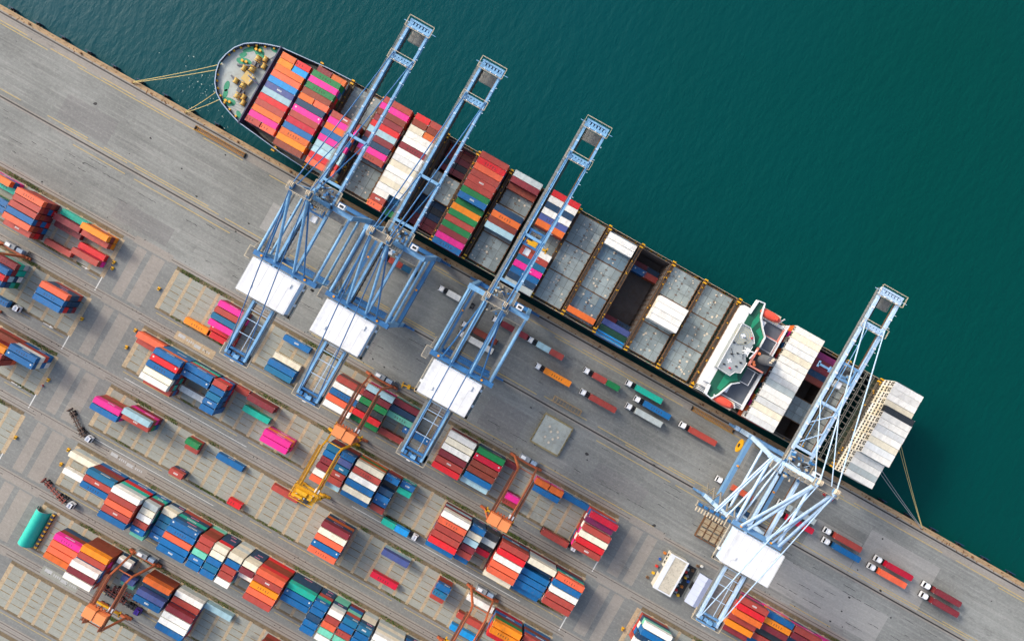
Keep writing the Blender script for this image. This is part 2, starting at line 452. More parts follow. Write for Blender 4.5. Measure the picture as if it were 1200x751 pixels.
for k in range(1, 7):
    for n in range(-31, 32):
        x = gx(n) - 0.25
        ins = [s for s in segs[k] if s[0] - 1 < x < s[1] + 1]
        if not ins or abs(x) > 215: continue
        s = ins[0]
        ends = abs(x - s[0]) < 2.2 or abs(x - s[1]) < 2.2
        # skip what lies outside the picture
        px = x * math.cos(THETA) - (Y0[k] - 7) * 0; 
        u, v = x, Y0[k] - 7.0
        ix = 600 + 2.83 * (u * math.cos(THETA) + v * math.sin(THETA)); iy = 375 - 2.83 * (-u * math.sin(THETA) + v * math.cos(THETA))
        if not (-60 < ix < 1260 and -60 < iy < 810): continue
        if beam_me is None:
            b = MB(); b.bx(-.62, .62, -16.0, 1.9, 0.0, 0.03)
            o = b.build('concrete_beam', M_TAN, yard); beam_me = o.data
        else:
            o = bpy.data.objects.new('concrete_beam', beam_me); C.objects.link(o); o.parent = yard
        o.location = (x, Y0[k], 0.001)
        if ends: o.scale = (1.5, 1, 1)
# cross roads between the blocks
for xs, sgn in (((-150.2, -145.6), 1), ((-143.2, -137.0), 1), ((85.0, 90.4), 1), ((92.6, 97.2), 1)):
    y = YARD_EDGE + 0.2
    for k in range(1, 8):
        ya, yb = Y0[k] + 2.4, Y0[k] - 19.5
        o = sheet('concrete_band', [(xs[0], xs[1], yb, ya)], M_BAND, 0.005, yard)
for x0, x1 in ((-152.5, -135.0), (83, 99)):
    for k in range(1, 8):
        b = MB()
        w = (x1 - x0) / 4
        for i in range(4):
            for j in range(2):
                b.bx(x0 + w * i + .04, x0 + w * (i + 1) - .04, Y0[k] + 3.0 + 1.6 * j + .03 + (0 if k else 0), Y0[k] + 3.0 + 1.6 * (j + 1) - .03, 0.0, 0.012)
        b.build('crossing_slab', M_BAND, yard)
lines, lw = [], []
for k in range(1, 8):
    for a, c in ((-300, -158), (-130, 79), (106, 300)):
        x = max(a, -262)
        while x < min(c, 262):
            ln = rnd.uniform(10, 40)
            if rnd.random() < .8: lines.append((x, min(x + ln, c), Y0[k] - 17.95, Y0[k] - 17.75))
            x += ln + rnd.uniform(1, 6)
    for x in (-156.6, 79.9):
        lw.append((x - .22, x + .22, Y0[k] + 5.6 if k > 1 else Y0[k] + 3, Y0[k] + 12.0 if k > 1 else Y0[k] + 3.1))
for k in (2, 3):
    lw.append((-128, -70, Y0[k] - 20.0, Y0[k] - 19.8))
lw.append((-20, 60, Y0[2] - 19.9, Y0[2] - 19.7))
sheet('yellow_line', lines, M_LINEY, 0.009, yard, kind='stuff')
for r in lw:
    if r[3] - r[2] > .12: sheet('white_line', [r], M_LINEW, 0.0095, yard)
def arrow(x, y):
    b = MB()
    b.add([(x - 2.4, y - .14, .011), (x + .8, y - .14, .011), (x + .8, y + .14, .011), (x - 2.4, y + .14, .011)], [(0, 1, 2, 3)])
    b.add([(x + .8, y - .5, .011), (x + 2.6, y, .011), (x + .8, y + .5, .011)], [(0, 1, 2)])
    b.build('arrow_marking', M_LINEW, yard)
for x, y in ((-166.3, -96.2), (-165.7, -124.0), (-165.4, -67.9)): arrow(x, y)
# painted lane boxes on a pale patch
for x0, x1, y0, y1, mm in ((-118.6, -100.2, -75.2, -71.6, M_TAN), (-118.8, -100.5, -131.6, -128.2, M_BAND), (-118.9, -102, -187.0, -183.4, M_SLAB)):
    sheet('marking_patch', [(x0, x1, y0, y1)], mm, 0.012, yard)
    ym = (y0 + y1) / 2
    rr = [(x0 + 1.2, x0 + 4.4, ym - .2, ym + 1.2), (x0 + 9.0, x0 + 12.0, ym - .8, ym + .5)]
    for i in range(4): rr.append((x0 + 5.3 + i * .9, x0 + 5.8 + i * .9, ym - .3, ym + .7))
    for i in range(4): rr.append((x0 + 13.0 + i * .9, x0 + 13.5 + i * .9, ym - .5, ym + .4))
    sheet('lane_lettering', rr, mat('lettering_grey', (172, 174, 174), .8, .15, .8, dirt=(136, 132, 124), damt=.7), 0.017, yard, kind='stuff')
# weeds along the block edges
b = MB()
for k in range(1, 7):
    for x0, x1 in segs[k]:
        for (ya, yb, dens) in ((Y0[k] + 1.7, Y0[k] + 3.2, 1.0), (Y0[k] - 16.5, Y0[k] - 15.6, 0.6)):
            for _ in range(int((min(x1, 215) - max(x0, -215)) / 26)):
                cx = rnd.uniform(max(x0, -215), min(x1, 215)); rx = rnd.uniform(1.5, 9)
                for _ in range(int(24 * rx * dens)):
                    x = cx + rnd.gauss(0, rx * .5); y = rnd.uniform(ya, yb)
                    if not (x0 < x < x1): continue
                    h = rnd.uniform(.12, .4); w = rnd.uniform(.1, .26); a = rnd.uniform(0, 6.28)
                    dx, dy = w * math.cos(a), w * math.sin(a)
                    b.add([(x - dx, y - dy, 0.004), (x + dx, y + dy, 0.004), (x + dy * .9 + dx, y - dx * .9 + dy, h * .6), (x + dy * 1.4, y - dx * 1.4, h)], [(0, 1, 2, 3)])
b.build('grass', M_GRASS, kind='stuff')
b = MB()
for _ in range(420):                                            # small litter and rubber scuffs round the runway strips
    k = rnd.randint(1, 6); x = rnd.uniform(-215, 215); y = Y0[k] + rnd.uniform(5.2, 6.6)
    s = rnd.uniform(.12, .34)
    b.box((x, y, 0.03), (s * 1.6, s, .05), rnd.uniform(0, 3))
b.build('litter', M_RUBBER, kind='stuff')

# newer and older concrete patches let into the apron, each with a tar joint round it
for i, (x0, x1, y0, y1, lo) in enumerate(((147, 196, -43.5, -30.0, 0), (150, 172, -22.5, -9.0, 0), (-206, -182, -19.5, -8.5, 1), (60, 84, -40.5, -33.5, 1), (-60, -44, -44.0, -34.0, 1), (172.4, 205, -22.4, -2.0, 0), (-166, -140, -44, -36, 1), (-110, -96, -18, -6, 0), (8, 26, -44, -31, 1))):
    m_ = M_PATCHL if not lo else M_PATCHD
    sheet('concrete_patch', [(x0, x1, y0, y1)], m_, 0.0012 + 0.0001 * i, apron)

b = MB()
for _ in range(110):                                            # flecks of scum drifting between ship and quay by the bow
    x, y = rnd.gauss(-158, 9), rnd.gauss(20, 6)
    if y < QE + .8 or (x > -146 and y > 14): continue
    s = rnd.uniform(.05, .22) * rnd.choice((1, 1, 1.6)); k = 6
    b.add([(x + s * rnd.uniform(.6, 1.6) * math.cos(2 * math.pi * i / k), y + s * rnd.uniform(.4, 1) * math.sin(2 * math.pi * i / k), -3.93) for i in range(k)], [tuple(range(k))])
b.build('foam', mat('foam_white', (150, 172, 166), .7, .1, 1), kind='stuff')

# ------------------------------------------------------------------ containers
CH, CW = 2.59, 2.44
LEN = {40: 12.19, 20: 6.06}
CMESH = {}
M_TICK = mat('roof_scuff', (62, 44, 40), .8, .2, 1.0)
def container_mesh(L, k, reefer=False, mark=0):
    key = (L, k, reefer, mark)
    if key in CMESH: return CMESH[key]
    l = LEN[L]; h = l / 2
    b = MB()
    b.m(0).bx(-h + .05, h - .09, -1.19, 1.19, .14, CH - .05)     # corrugated box
    n = 4 if L == 20 else 8                                       # roof sheets stand a little proud of their seams
    w = (l - .5) / n
    for i in range(n):
        b.bx(-h + .25 + w * i + .03, -h + .25 + w * (i + 1) - .03, -1.08, 1.08, CH - .06, CH - .03)
    for s in (-1, 1):
        b.m(0).bx(-h + .02, h - .02, s * 1.17 - .05, s * 1.17 + .05, CH - .12, CH - .004)
        b.bx(-h + .02, h - .02, s * 1.17 - .05, s * 1.17 + .05, .0, .16)
        b.bx(s * (h - .08) - .06, s * (h - .08) + .06, -1.1, 1.1, CH - .14, CH - .006)
        for t in (-1, 1):
            b.m(0).bx(s * (h - .08) - .08, s * (h - .08) + .08, t * 1.13 - .08, t * 1.13 + .08, .1, CH - .02)
            b.m(1).bx(s * (h - .09) - .09, s * (h - .09) + .09, t * 1.13 - .085, t * 1.13 + .085, CH - .12, CH)
    b.m(0)
    for y in (-.75, -.3, .3, .75):
        b.bx(h - .09, h - .03, y - .03, y + .03, .2, CH - .2)     # door rods
    if reefer:                                                    # cooling machinery in the end wall
        b.m(2).bx(-h - .01, -h + .05, -.85, -.12, 1.25, 2.2)
        b.bx(-h - .01, -h + .05, .12, .85, 1.25, 2.2)
        b.bx(-h - .01, -h + .05, -.8, .8, .35, .95)
    if mark == 1:                                                 # a small pale print in the middle of the roof
        b.m(3)
        for i in range(4): b.bx(-1.0 + .5 * i, -.65 + .5 * i, -.32, .32, CH - .035, CH - .025)
    elif mark == 2:                                               # scuffs left by spreaders along the roof
        b.m(4)
        for i in range(5 if L == 40 else 3): b.bx(-2.6 + 1.1 * i, -2.35 + 1.1 * i, -.6 + .1 * (i % 3), .35, CH - .035, CH - .026)
    elif mark == 3:                                               # white discs near both ends
        b.m(3)
        for s in (-1, 1): b.tube((s * (h - 1.1), .35, CH - .06), (s * (h - 1.1), .35, CH - .02), .36, 10)
    o = b.build('container_mesh', [paint(k), M_CAST, M_DARK, M_LINEW, M_TICK])
    me = o.data; bpy.data.objects.remove(o)
    CMESH[key] = me
    return me

mass = {}                                                          # lower tiers: paint letter -> list of boxes
def mass_box(k, L, x, y, z):
    mass.setdefault(k, []).append((L, x, y, z))
ORD = ['first', 'second', 'third', 'fourth', 'fifth', 'sixth', 'seventh', 'eighth', 'ninth', 'tenth', 'eleventh', 'twelfth', 'thirteenth', 'fourteenth', 'fifteenth', 'sixteenth']
SEEN = {}
def container(k, L, x, y, z, label, group, reefer=False):
    assert 4 <= len(label.split()) <= 16, label
    assert label not in SEEN, label
    SEEN[label] = 1
    nm = 'refrigerated_container' if reefer else ('shipping_container' if L == 40 else 'short_container')
    o = bpy.data.objects.new(nm, container_mesh(L, k, reefer, 0 if reefer else rnd.choice((0, 0, 0, 0, 0, 2 if k not in 'wWyzl' else 0, 1 if k in 'bnBvkr' else 0, 3 if k in 'rRbp' else 0)))); C.objects.link(o)
    o.location = (x, y, z); o.rotation_euler = (0, 0, rnd.uniform(-.003, .003))
    return tag(o, label, {'refrigerated_container': 'reefer container', 'shipping_container': 'long container', 'short_container': 'short container'}[nm], group)
LOW = 'bbbkkkmmrsnxgwWyo'
marks = []                                                         # flat print on seaward sides
def stack_bay(x0, L, r0, rows, ytop, pitch, z0, phrase, group, reefer=False, ends='from the sea', ragged=0.12):
    """rows: tokens like s4:mkm = top colour, tiers, colours of the lower tiers from the top down; '-' is an empty row."""
    toks = rows.split()
    full = [i for i, t in enumerate(toks) if t != '-']
    cols = [toks[i][0] for i in full]
    for i, t in enumerate(toks):
        if t == '-': continue
        k, n = t[0], int(t[1])
        side = t[3:] if ':' in t else ''
        x = x0 + LEN[L] / 2 + rnd.uniform(-ragged, ragged); y = ytop - pitch * (r0 + i) + rnd.uniform(-.05, .05)
        w = PAINT[k][1]; size = 'long' if L == 40 else 'short'
        if len(full) == 1: lab = f'{w} {size} container, {phrase}'
        elif cols.count(k) == 1: lab = f'only {w} {size} container of {phrase}'
        elif i == full[0]: lab = f'{w} {size} container, seaward row of {phrase}'
        elif i == full[-1]: lab = f'{w} {size} container, landward row of {phrase}'
        else: lab = f'{w} {size} container, {ORD[full.index(i)]} {ends}, {phrase}'
        container(k, L, x, y, z0 + (n - 1) * 2.6, lab, group, reefer and k in 'wWylz')
        for j in range(n - 1):
            kk = side[j] if j < len(side) else LOW[rnd.randrange(len(LOW))]
            xx = x0 + LEN[L] / 2 + rnd.uniform(-ragged, ragged)
            zz = z0 + (n - 2 - j) * 2.6
            mass_box(kk, L, xx, y, zz)
            if i == 0 and kk in 'nbpOtB' and rnd.random() < .8: marks.append((xx, y + 1.23, zz, L, kk))
        if i == 0 and k in 'nbBp' : marks.append((x, y + 1.23, z0 + (n - 1) * 2.6, L, k))

def yard(block, x0, L, r0, rows, phrase):
    stack_bay(x0, L, r0, rows, Y0[block], ROW, 0.04, phrase, 'containers stacked in the yard')
F1, F2, F3, F4, F5 = 'front yard block', 'second yard block', 'third yard block', 'fourth yard block', 'fifth yard block'
yard(1, -215.3, 40, 0, 'o3:bp t1', 'front yard corner at the bow end')
yard(1, -214.0, 40, 3, 'b2 b2', 'low pair behind the tall rose-topped stack')
yard(1, -198.0, 40, 0, 's4:mkm k4:mbr k4:xmm b4:mbr s4:xmb k3:rm', 'tall six-row stack, ' + F1)
yard(1, -183.2, 40, 0, 't1 m2:p m1 - - k1', 'part-empty bay behind the amber-topped stack')
yard(1, -170.2, 40, 0, 'O3:mO k2:O - r1 k2:p', 'amber-topped stack by the cross road')
yard(1, -117.2, 40, 5, 'O1', 'alone beside the empty slots, ' + F1)
yard(1, -106.6, 40, 0, 'p3:mm k3:pp B3:mx p3:xm r1 r1', 'pink stack under the first quay crane')
yard(1, -78.3, 40, 0, 'b1', 'alone at the apron edge between two crane backreaches')
yard(1, -78.3, 40, 3, 'W1 b2:b B2:b', 'trio between the first two crane backreaches')
yard(1, -50.2, 40, 1, 'k3:dm w3:m b3:b s3:k w3:b', 'five-row stack beside the orange gantry')
yard(1, -38.0, 40, 0, 'l3:mp m3:bp g3:nm d3:mm r3:xg g2:b', 'stack straddled by the orange gantry')
yard(1, -25.7, 40, 0, 'm2:t n2:k a2:b - - k1', 'part-empty bay after the straddled stack')
yard(1, -17.0, 40, 3, 'b2:n', 'under the third crane backreach')
yard(1, 0.2, 40, 0, 'w3:mm W3:kb w3:bk m3:xk k3:mr r3:xb', 'striped white and red stack, ' + F1)
yard(1, 13.4, 40, 0, 'g3:nn R3:mk x3:ns x3:bm b3:kn l2:x', 'stack with a green top, ' + F1)
yard(1, 26.2, 20, 0, 'm1', 'at the apron edge by an orange gantry leg')
yard(1, 32.8, 20, 4, 'p2:m k1', 'pair inside the second orange gantry')
yard(1, 40.4, 20, 0, 'o2:p', 'at the apron edge beside the gantry')
yard(1, 46.9, 20, 0, 'o2:p', 'at the apron edge beyond its orange twin')
yard(1, 40.4, 40, 1, 'b2:b', 'just landward of two short orange ones')
yard(1, 53.3, 40, 0, 'b1', 'low at the apron edge before the emblem stack')
yard(1, 65.2, 40, 0, 'R4:bro q3:wk k4:wx W4:px r4:wr k4:px', 'last stack before the workshop buildings')
yard(1, 134.4, 40, 0, 'k4:dpm r4:kb o4:xk k3:mb O3:kx m2:x', 'first stack beyond the workshop buildings')
yard(1, 147.4, 40, 0, 'b3:Op O3:km m3:bx d2:x k2:b b1', 'second stack beyond the workshop buildings')
yard(1, 160.2, 40, 0, 'k3:pn m3:xk n2:b d2:m k1', 'third stack beyond the workshop buildings')
yard(1, 173.2, 40, 0, 'p2:p r2:n O1', 'last stack at the lower frame edge')
yard(2, -196.9, 40, 0, 'm3:t b4:mtty r4:lnwt b4:ntgn', 'stack under the bow-end orange gantry')
yard(2, -171.4, 40, 0, 's4:nnk b4:nnn b4:rnm', 'three-row stack by the cross road, ' + F2)
yard(2, -130.3, 40, 0, 's2:x k1', 'low end bay facing the cross road')
yard(2, -117.6, 40, 0, 'b5:obbB r5:kbm b5:bkm W5:nmt w5:ktm k3:bm', 'tallest stack of ' + F2)
yard(2, -104.9, 40, 0, 'b4:ktn b4:bk - - w1', 'bay between the tall stack and short blues')
yard(2, -91.9, 20, 0, 'k4:rbm b4:nb B4:bb b4:bn b4:bb', 'short column of mostly blue, ' + F2)
yard(2, -85.4, 20, 0, 'k1', 'beside the short blue column')
yard(2, -78.5, 40, 0, 'm2:m - t1', 'open slots below the first crane')
yard(2, -65.2, 40, 3, 'p3:Op p3:mp', 'pink pair alone on open slots')
yard(2, -39.7, 20, 0, 'B4:nm b4:nb m4:bk m4:kk w4:sk s4:kk', 'first short column under the yellow gantry')
yard(2, -33.2, 20, 0, 'b4:nm v4:bb B4:nk k4:mb k4:kx l3:bk', 'second short column under the yellow gantry')
yard(2, -26.3, 40, 0, 'W4:ogo k4:bm w4:rk b4:nn W4:bk b3:nb', 'cream and blue stack beside yellow gantry')
yard(2, -13.4, 20, 0, 'b3:mk d2:b n3:bn b3:bn b2:b k2:m', 'short column beside the cream stack')
yard(2, -6.9, 20, 0, 'b2:tk t2:t', 'pair at the seaward end, ' + F2)
yard(2, 13.4, 40, 0, 'w5:Wmlm s5:kkb k5:mmr k5:kkb r5:kmx b4:nmk', 'tall red stack, middle of ' + F2)
yard(2, 26.3, 20, 0, 'b4:nnn W4:bk l4:km m4:kb k4:mx b3:nk', 'short mixed column beside the red stack')
yard(2, 32.7, 20, 0, 'd3:dn y3:dn d2:m R2:m', 'low short column below an orange trolley')
yard(2, 40.0, 40, 0, 'k4:xBm r4:mkb w4:kkx s4:rkm s4:kkm W3:mk', 'stack beside three plain blue containers')
yard(2, 52.8, 40, 0, 'W4:yym n2:b b3:bn b3:bb b3:bn b2:n', 'plain blue stack with cream edge')
yard(2, 65.6, 40, 0, 's4:tnm b4:kbm w4:bkm k4:xmk k4:wkm', 'stack at the stern-end road, ' + F2)
yard(2, 106.0, 40, 0, 'w4:ankm b4:bwk n3:br w3:kk', 'stack beyond the road at bottom edge')
yard(3, -182.4, 40, 0, 'x2:k O4:mkm k4:mm k4:kk', 'amber row stack at bow-end edge')
yard(3, -169.8, 40, 0, 'b4:wkb b4:Wbw', 'pair by the cross road, ' + F3)
yard(3, -131.2, 40, 1, 'p3:xk b3:pm', 'pair facing the cross road, ' + F3)
yard(3, -117.9, 40, 0, 'l4:xpm k3:gbp', 'pair with brown sides, ' + F3)
yard(3, -91.8, 20, 0, 'g2:k k1', 'little pair on bare slots')
yard(3, -91.4, 20, 5, 'k2:n', 'alone at the lane edge, ' + F3)
yard(3, -78.5, 40, 0, 'b1', 'alone on the slots of ' + F3)
yard(3, -65.3, 20, 5, 'r1', 'alone at the lane edge near yellow trolley')
yard(3, -52.2, 40, 0, 'k1', 'alone beneath the yellow trolley')
yard(3, -26.3, 40, 0, 'm4:non W4:km s4:bk b4:nk s4:km', 'lone five-row stack, ' + F3)
yard(3, 0.2, 40, 0, 'v2:l', 'alone above the single crimson one')
yard(3, 0.4, 40, 4, 'R1', 'alone at the lane edge, ' + F3)
yard(3, 25.9, 20, 0, 'b3:xk B3:kb k2:m', 'three-row short stack, ' + F3)
yard(3, 39.6, 40, 0, 'w1 - - k1 - c1', 'bay beneath the bottom orange gantry')
yard(3, 52.6, 40, 0, 'O5:gxbR O5:rkb r4:kb', 'amber stack with striped side')
yard(3, 66.0, 40, 0, 'k4:bxby m4:kb', 'pair behind the amber striped stack')
yard(4, -130.4, 40, 0, 'W2:y - - w1', 'low end bay, ' + F4)
yard(4, -118.3, 40, 0, 'B4:xmb k4:mn b4:bk', 'three-row stack, ' + F4)
yard(4, -105.2, 40, 0, 'w5:ytrb k5:mb s5:kb k5:kk b5:bnb', 'white-edged five-row stack, ' + F4)
yard(4, -92.2, 20, 0, 'y4:mtb W4:tk w4:tb k4:bb b4:tb a3:bt', 'short column with mint foot, ' + F4)
yard(4, -85.0, 20, 0, 'W3:yn B3:bb B3:nb b3:bb b3:nb', 'low shaded short blue column')
yard(4, -78.5, 40, 0, 'b5:ntnk b5:bnk s5:kb b5:bbn b5:nbb', 'long blue stack with one salmon')
yard(4, -65.4, 20, 0, 'k5:xxka k5:mk a5:bk b5:tb b5:nn k3:xk', 'short column with brown side')
yard(4, -58.8, 20, 0, 'W5:rnnn W5:kb b5:wb B5:bb b5:nb', 'short column, two cream then blues')
yard(4, -52.1, 20, 0, 'W5:WyWy b5:wk k5:bk k5:bn w5:ab', 'short column with cream side')
yard(4, -45.5, 20, 0, 'W5:Wnnn m5:kb w4:nn', 'three-row short column, ' + F4)
yard(4, -39.2, 40, 0, 's5:rxxr k5:mk O5:kk s5:ko k5:nk', 'all-red long stack, ' + F4)
yard(4, -26.2, 40, 0, 't4:nnn b4:tb b4:nb', 'turquoise and blue three-row stack')
yard(4, -13.5, 20, 0, 'b5:tknn b5:bn n5:bk b5:nb b5:kk', 'short blue column, ' + F4)
yard(4, -6.8, 20, 0, 'w5:ynaa k5:wb s5:bk a5:wb w5:ab', 'short column of five colours')
yard(4, -0.2, 20, 0, 'B5:kabm b5:nb k5:bb a5:kb k4:bn', 'short column next to five colours')
yard(4, 6.4, 20, 0, 'B5:nWWy b5:nn b5:bb k4:b', 'short blue column beside cream-sided stack')
yard(4, 13.4, 40, 0, 'w5:WyWy w5:Wy', 'white pair at the bottom edge')
yard(4, 26.2, 40, 0, 'n4:kbn k4:mb', 'pair at bottom edge after whites')
yard(5, -118.0, 40, 1, 'p3:xn s3:mb s3:kk o3:xk', 'pink-edged stack below green tent')
yard(5, -105.2, 40, 0, 'O4:xxx k4:pm w5:bkr m5:bkk w5:kkm', 'amber and white stack near green tent')
yard(5, -91.9, 20, 0, 'w2:n', 'under the rusty gantry legs')
yard(5, -87.2, 20, 2, 'v2:n a1', 'pair inside the rusty gantry')
yard(5, -78.2, 40, 0, 'o3:xx n2:b v3:nn b3:bm', 'four-row stack beside the rusty gantry')
yard(5, -64.8, 40, 0, 'w2:y k2:b m3:nm w3:mk w3:bk b3:kr', 'six-row low stack, ' + F5)
yard(5, -52.3, 40, 0, 'l1', 'alone at end of ' + F5)
yard(5, -24.4, 40, 0, 'k3:xk m3:xn', 'pair at bottom frame edge, ' + F5)

# deck cargo; the ship's deck rows count from the sea side
SHIP_Y, SP, ZB = 31.75 + 7.5 * 2.53, 2.53, 12.0
def deck(x0, L, r0, rows, phrase, reefer=False, z0=ZB, group='containers on the ship'):
    stack_bay(x0, L, r0, rows, SHIP_Y, SP, z0, phrase, group, reefer, ragged=.05)
BOW = 'first deck bay behind the bow'
deck(-127.9, 20, 2, 'o3', 'bow corner on sea side, ' + 'touching breakwater')
deck(-121.4, 20, 2, 'r3', 'sea-side end, aft half of ' + BOW)
deck(-127.9, 20, 3, 'O3', 'sea-side pair, forward half of ' + BOW)
deck(-121.4, 20, 3, 'c3', 'second from sea, aft half of ' + BOW)
deck(-127.8, 40, 4, 'o3 s3 c3 v3 l3 r3 k3 o3 p3', BOW)
deck(-127.9, 20, 13, 'k3', 'quay-side corner, forward half of ' + BOW)
deck(-121.4, 20, 13, 's3', 'quay-side corner, aft half of ' + BOW)
deck(-114.2, 20, 1, 'm2', 'sea-side end, forward half of second bay')
deck(-107.8, 20, 1, 'o2', 'sea-side end, aft half of second bay')
deck(-114.2, 40, 2, 'g3 p3 g3 x3', 'sea-side group in second bay from bow')
deck(-114.2, 20, 6, 'o3', 'middle of second bay, forward half')
deck(-107.8, 20, 6, 's3', 'middle of second bay, aft half')
deck(-114.2, 40, 7, 'n3 p3 k3 R3 b3 o3 O3 x3', 'quay-side group in second bay from bow')
deck(-100.0, 40, 6, 'k3 p3 o3 b3 p3 l3 l3 r3 s3', 'third bay, beneath the first boom')
deck(-85.9, 40, 0, 'k2 p2 x2 m2 r2 l2 m2 n2 p2 k2', 'fourth bay, just past the first boom')
deck(-71.2, 20, 0, 'r3 x3', 'sea-side corner, forward half of white bay')
deck(-64.9, 20, 0, 'k3 x3 o3', 'sea-side corner, aft half of white bay')
deck(-71.2, 20, 2, 'W3', 'third row, forward half of white bay')
deck(-71.2, 40, 3, 'w3 w3 m3 w3 z3 W3 w3 w3 W3 z3', 'white bay under second boom')
deck(-71.2, 20, 13, 'w3 k3 s3', 'quay-side corner, forward half of white bay')
deck(-64.9, 20, 13, 'B2 n2 g2', 'quay-side corner, aft half of white bay')
deck(-42.6, 40, 0, 'k2 r2 s2 k2 k2 k2 g2 b2 g1 O2 g2 k2 g2 m2 p2 b2', 'full sixteen-row bay amidships')
deck(-27.6, 40, 0, 'y2 m2 x1', 'sea-side trio before the third boom')
deck(-27.6, 40, 6, 'n2 o2 x2 l2', 'middle group before the third boom')
deck(-10.9, 40, 0, 'r3 w3 n3 w3 v3 o3', 'sea-side group under third boom')
deck(-10.9, 20, 9, 'x2 k2', 'forward half of bay under third boom')
deck(-4.6, 20, 9, 'w2 k2', 'aft half of bay under third boom')
deck(-10.6, 40, 11, 'B2 p2 b2 n2 y2', 'quay-side group under third boom')
deck(16.5, 40, 1, 'w1 w1', 'white pair on hatch before open hold')
deck(16.5, 40, 14, 'o1', 'alone at quay side before open hold')
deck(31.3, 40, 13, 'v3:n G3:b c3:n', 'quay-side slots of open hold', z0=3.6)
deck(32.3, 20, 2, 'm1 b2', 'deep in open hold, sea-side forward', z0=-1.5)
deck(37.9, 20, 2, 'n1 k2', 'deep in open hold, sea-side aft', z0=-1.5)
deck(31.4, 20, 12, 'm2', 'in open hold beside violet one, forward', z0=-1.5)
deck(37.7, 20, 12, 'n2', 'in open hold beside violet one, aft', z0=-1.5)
deck(45.3, 40, 6, 'w3:ww w3:Ww w3:ww w3:ww', 'white block alone on grey hatches')
deck(95.9, 40, 0, 'w4:oor W4:pno w4:Wro z4:bno W4:oox w4:rno w4:xpo w4:oob z4:kbn y4:ogn w4:nmn w4:gmb z4:Opo W4:pno w4:omo z4:wos', 'white block behind the bridge', True)
deck(110.2, 40, 1, 'q1 m1 m1 n1 x1', 'shaded group between the white blocks', z0=9.2)
deck(139.2, 40, 0, 'w4:www w4:WWw w4:wWw W4:wWW', 'sea-side group of stern white block', True)
deck(139.4, 40, 4, 'd5:WWww w5:WWww w5:wwWw z5:wWww w5:WWww W5:wWww z5:wwWw w5:wWww', 'tall middle of stern white block', True)
deck(139.2, 40, 12, 'z4:wWw w4:WWw y4:wWw w4:wWw', 'quay-side group of stern white block', True)
# boxes low in the forward open hold
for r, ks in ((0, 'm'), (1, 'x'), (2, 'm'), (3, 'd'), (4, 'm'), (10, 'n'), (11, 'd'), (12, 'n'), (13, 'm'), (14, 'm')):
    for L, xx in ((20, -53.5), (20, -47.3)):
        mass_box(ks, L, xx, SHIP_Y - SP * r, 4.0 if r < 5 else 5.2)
# lower tiers: one mass per scene, past the number that can be told apart
def build_mass():
    b = MB(); mats = [M_CAST, M_DARK]
    for k in sorted(mass):
        mats.append(paint(k, True)); idx = len(mats) - 1
        for L, x, y, z in mass[k]:
            l = LEN[L] / 2
            b.m(idx).bx(x - l + .03, x + l - .03, y - 1.2, y + 1.2, z + .02, z + CH - .02)
            if x > 138 and y > 10:                               # cooling units in the end walls of the stern reefers
                b.m(1).bx(x - l - .02, x - l + .05, y - .95, y - .15, z + .9, z + 2.1).bx(x - l - .02, x - l + .05, y + .15, y + .95, z + .9, z + 2.1)
                b.m(0)
            for s in (-1, 1):
                for q in (-.4, .4):
                    b.bx(x + l - .04, x + l - .01, y + s * .5 + q * .5 - .03, y + s * .5 + q * .5 + .03, z + .2, z + 2.3)
    b.build('stacked_containers', mats, kind='stuff')
build_mass()
# pale print on the seaward sides of some containers: short rows of dashes, too small to read
b = MB()
for x, y, z, L, k in marks:
    l = LEN[L]
    nch = rnd.randint(5, 7) if L == 40 else 4
    x0 = x + rnd.uniform(-.25, .05) * l
    b.m(0 if k in 'bBt' else (1 if k == 'n' else 2))
    for i in range(nch):
        w = .42
        b.bx(x0 + i * .62, x0 + i * .62 + w, y - .02, y + .015, z + 1.0, z + 1.75)
        if rnd.random() < .6: b.bx(x0 + i * .62 + .1, x0 + i * .62 + w - .1, y + .012, y + .022, z + 1.2, z + 1.5)
b.build('container_lettering', [M_LINEW, mat('print_pink', (206, 128, 150), .6), mat('print_pale', (228, 190, 214), .6)], kind='stuff')
# roof details: placards and white roof marks seen on a few red and blue boxes

# ------------------------------------------------------------------ the ship
M_HULL = mat('hull_navy', (22, 30, 44), 0.5, 0.2, 0.3, dirt=(70, 48, 36), damt=0.3)
M_DECK = mat('deck_grey', (120, 118, 108), 0.85, 0.22, 0.35, dirt=(96, 66, 42), damt=0.6)
M_DECKG = mat('deck_dull_green', (70, 84, 70), 0.85, 0.25, 0.4, dirt=(98, 70, 44), damt=0.7)
M_FDECK = mat('forecastle_grey', (160, 167, 162), 0.8, 0.14, 0.25, dirt=(116, 106, 92), damt=0.4)
M_HATCH = mat('hatch_grey', (126, 137, 136), 0.75, 0.16, 0.16, dirt=(84, 86, 80), damt=0.5)
M_HATCHB = mat('hatch_blue', (98, 120, 132), 0.75, 0.12, 0.2, dirt=(100, 112, 118), damt=0.5)
M_HATCHL = mat('hatch_light', (144, 155, 153), 0.75, 0.15, 0.2, dirt=(96, 96, 88), damt=0.5)
M_LASH = mat('lashing_rust', (104, 74, 46), 0.85, 0.3, 0.6, dirt=(50, 38, 30), damt=0.7)
M_HSEAM = mat('hatch_seam', (92, 92, 84), .85, .3, .5, dirt=(98, 70, 44), damt=.6)
M_OLIVE = mat('lashing_olive', (104, 98, 84), .85, .25, .6, dirt=(60, 46, 34), damt=.6)
M_LDECK = mat('lashing_walkway', (58, 52, 46), 0.9, 0.35, 1.0, dirt=(112, 78, 44), damt=0.5)
M_HOLD = mat('hold_wall', (96, 88, 82), 0.8, 0.2, 0.2, dirt=(90, 66, 46), damt=0.6)
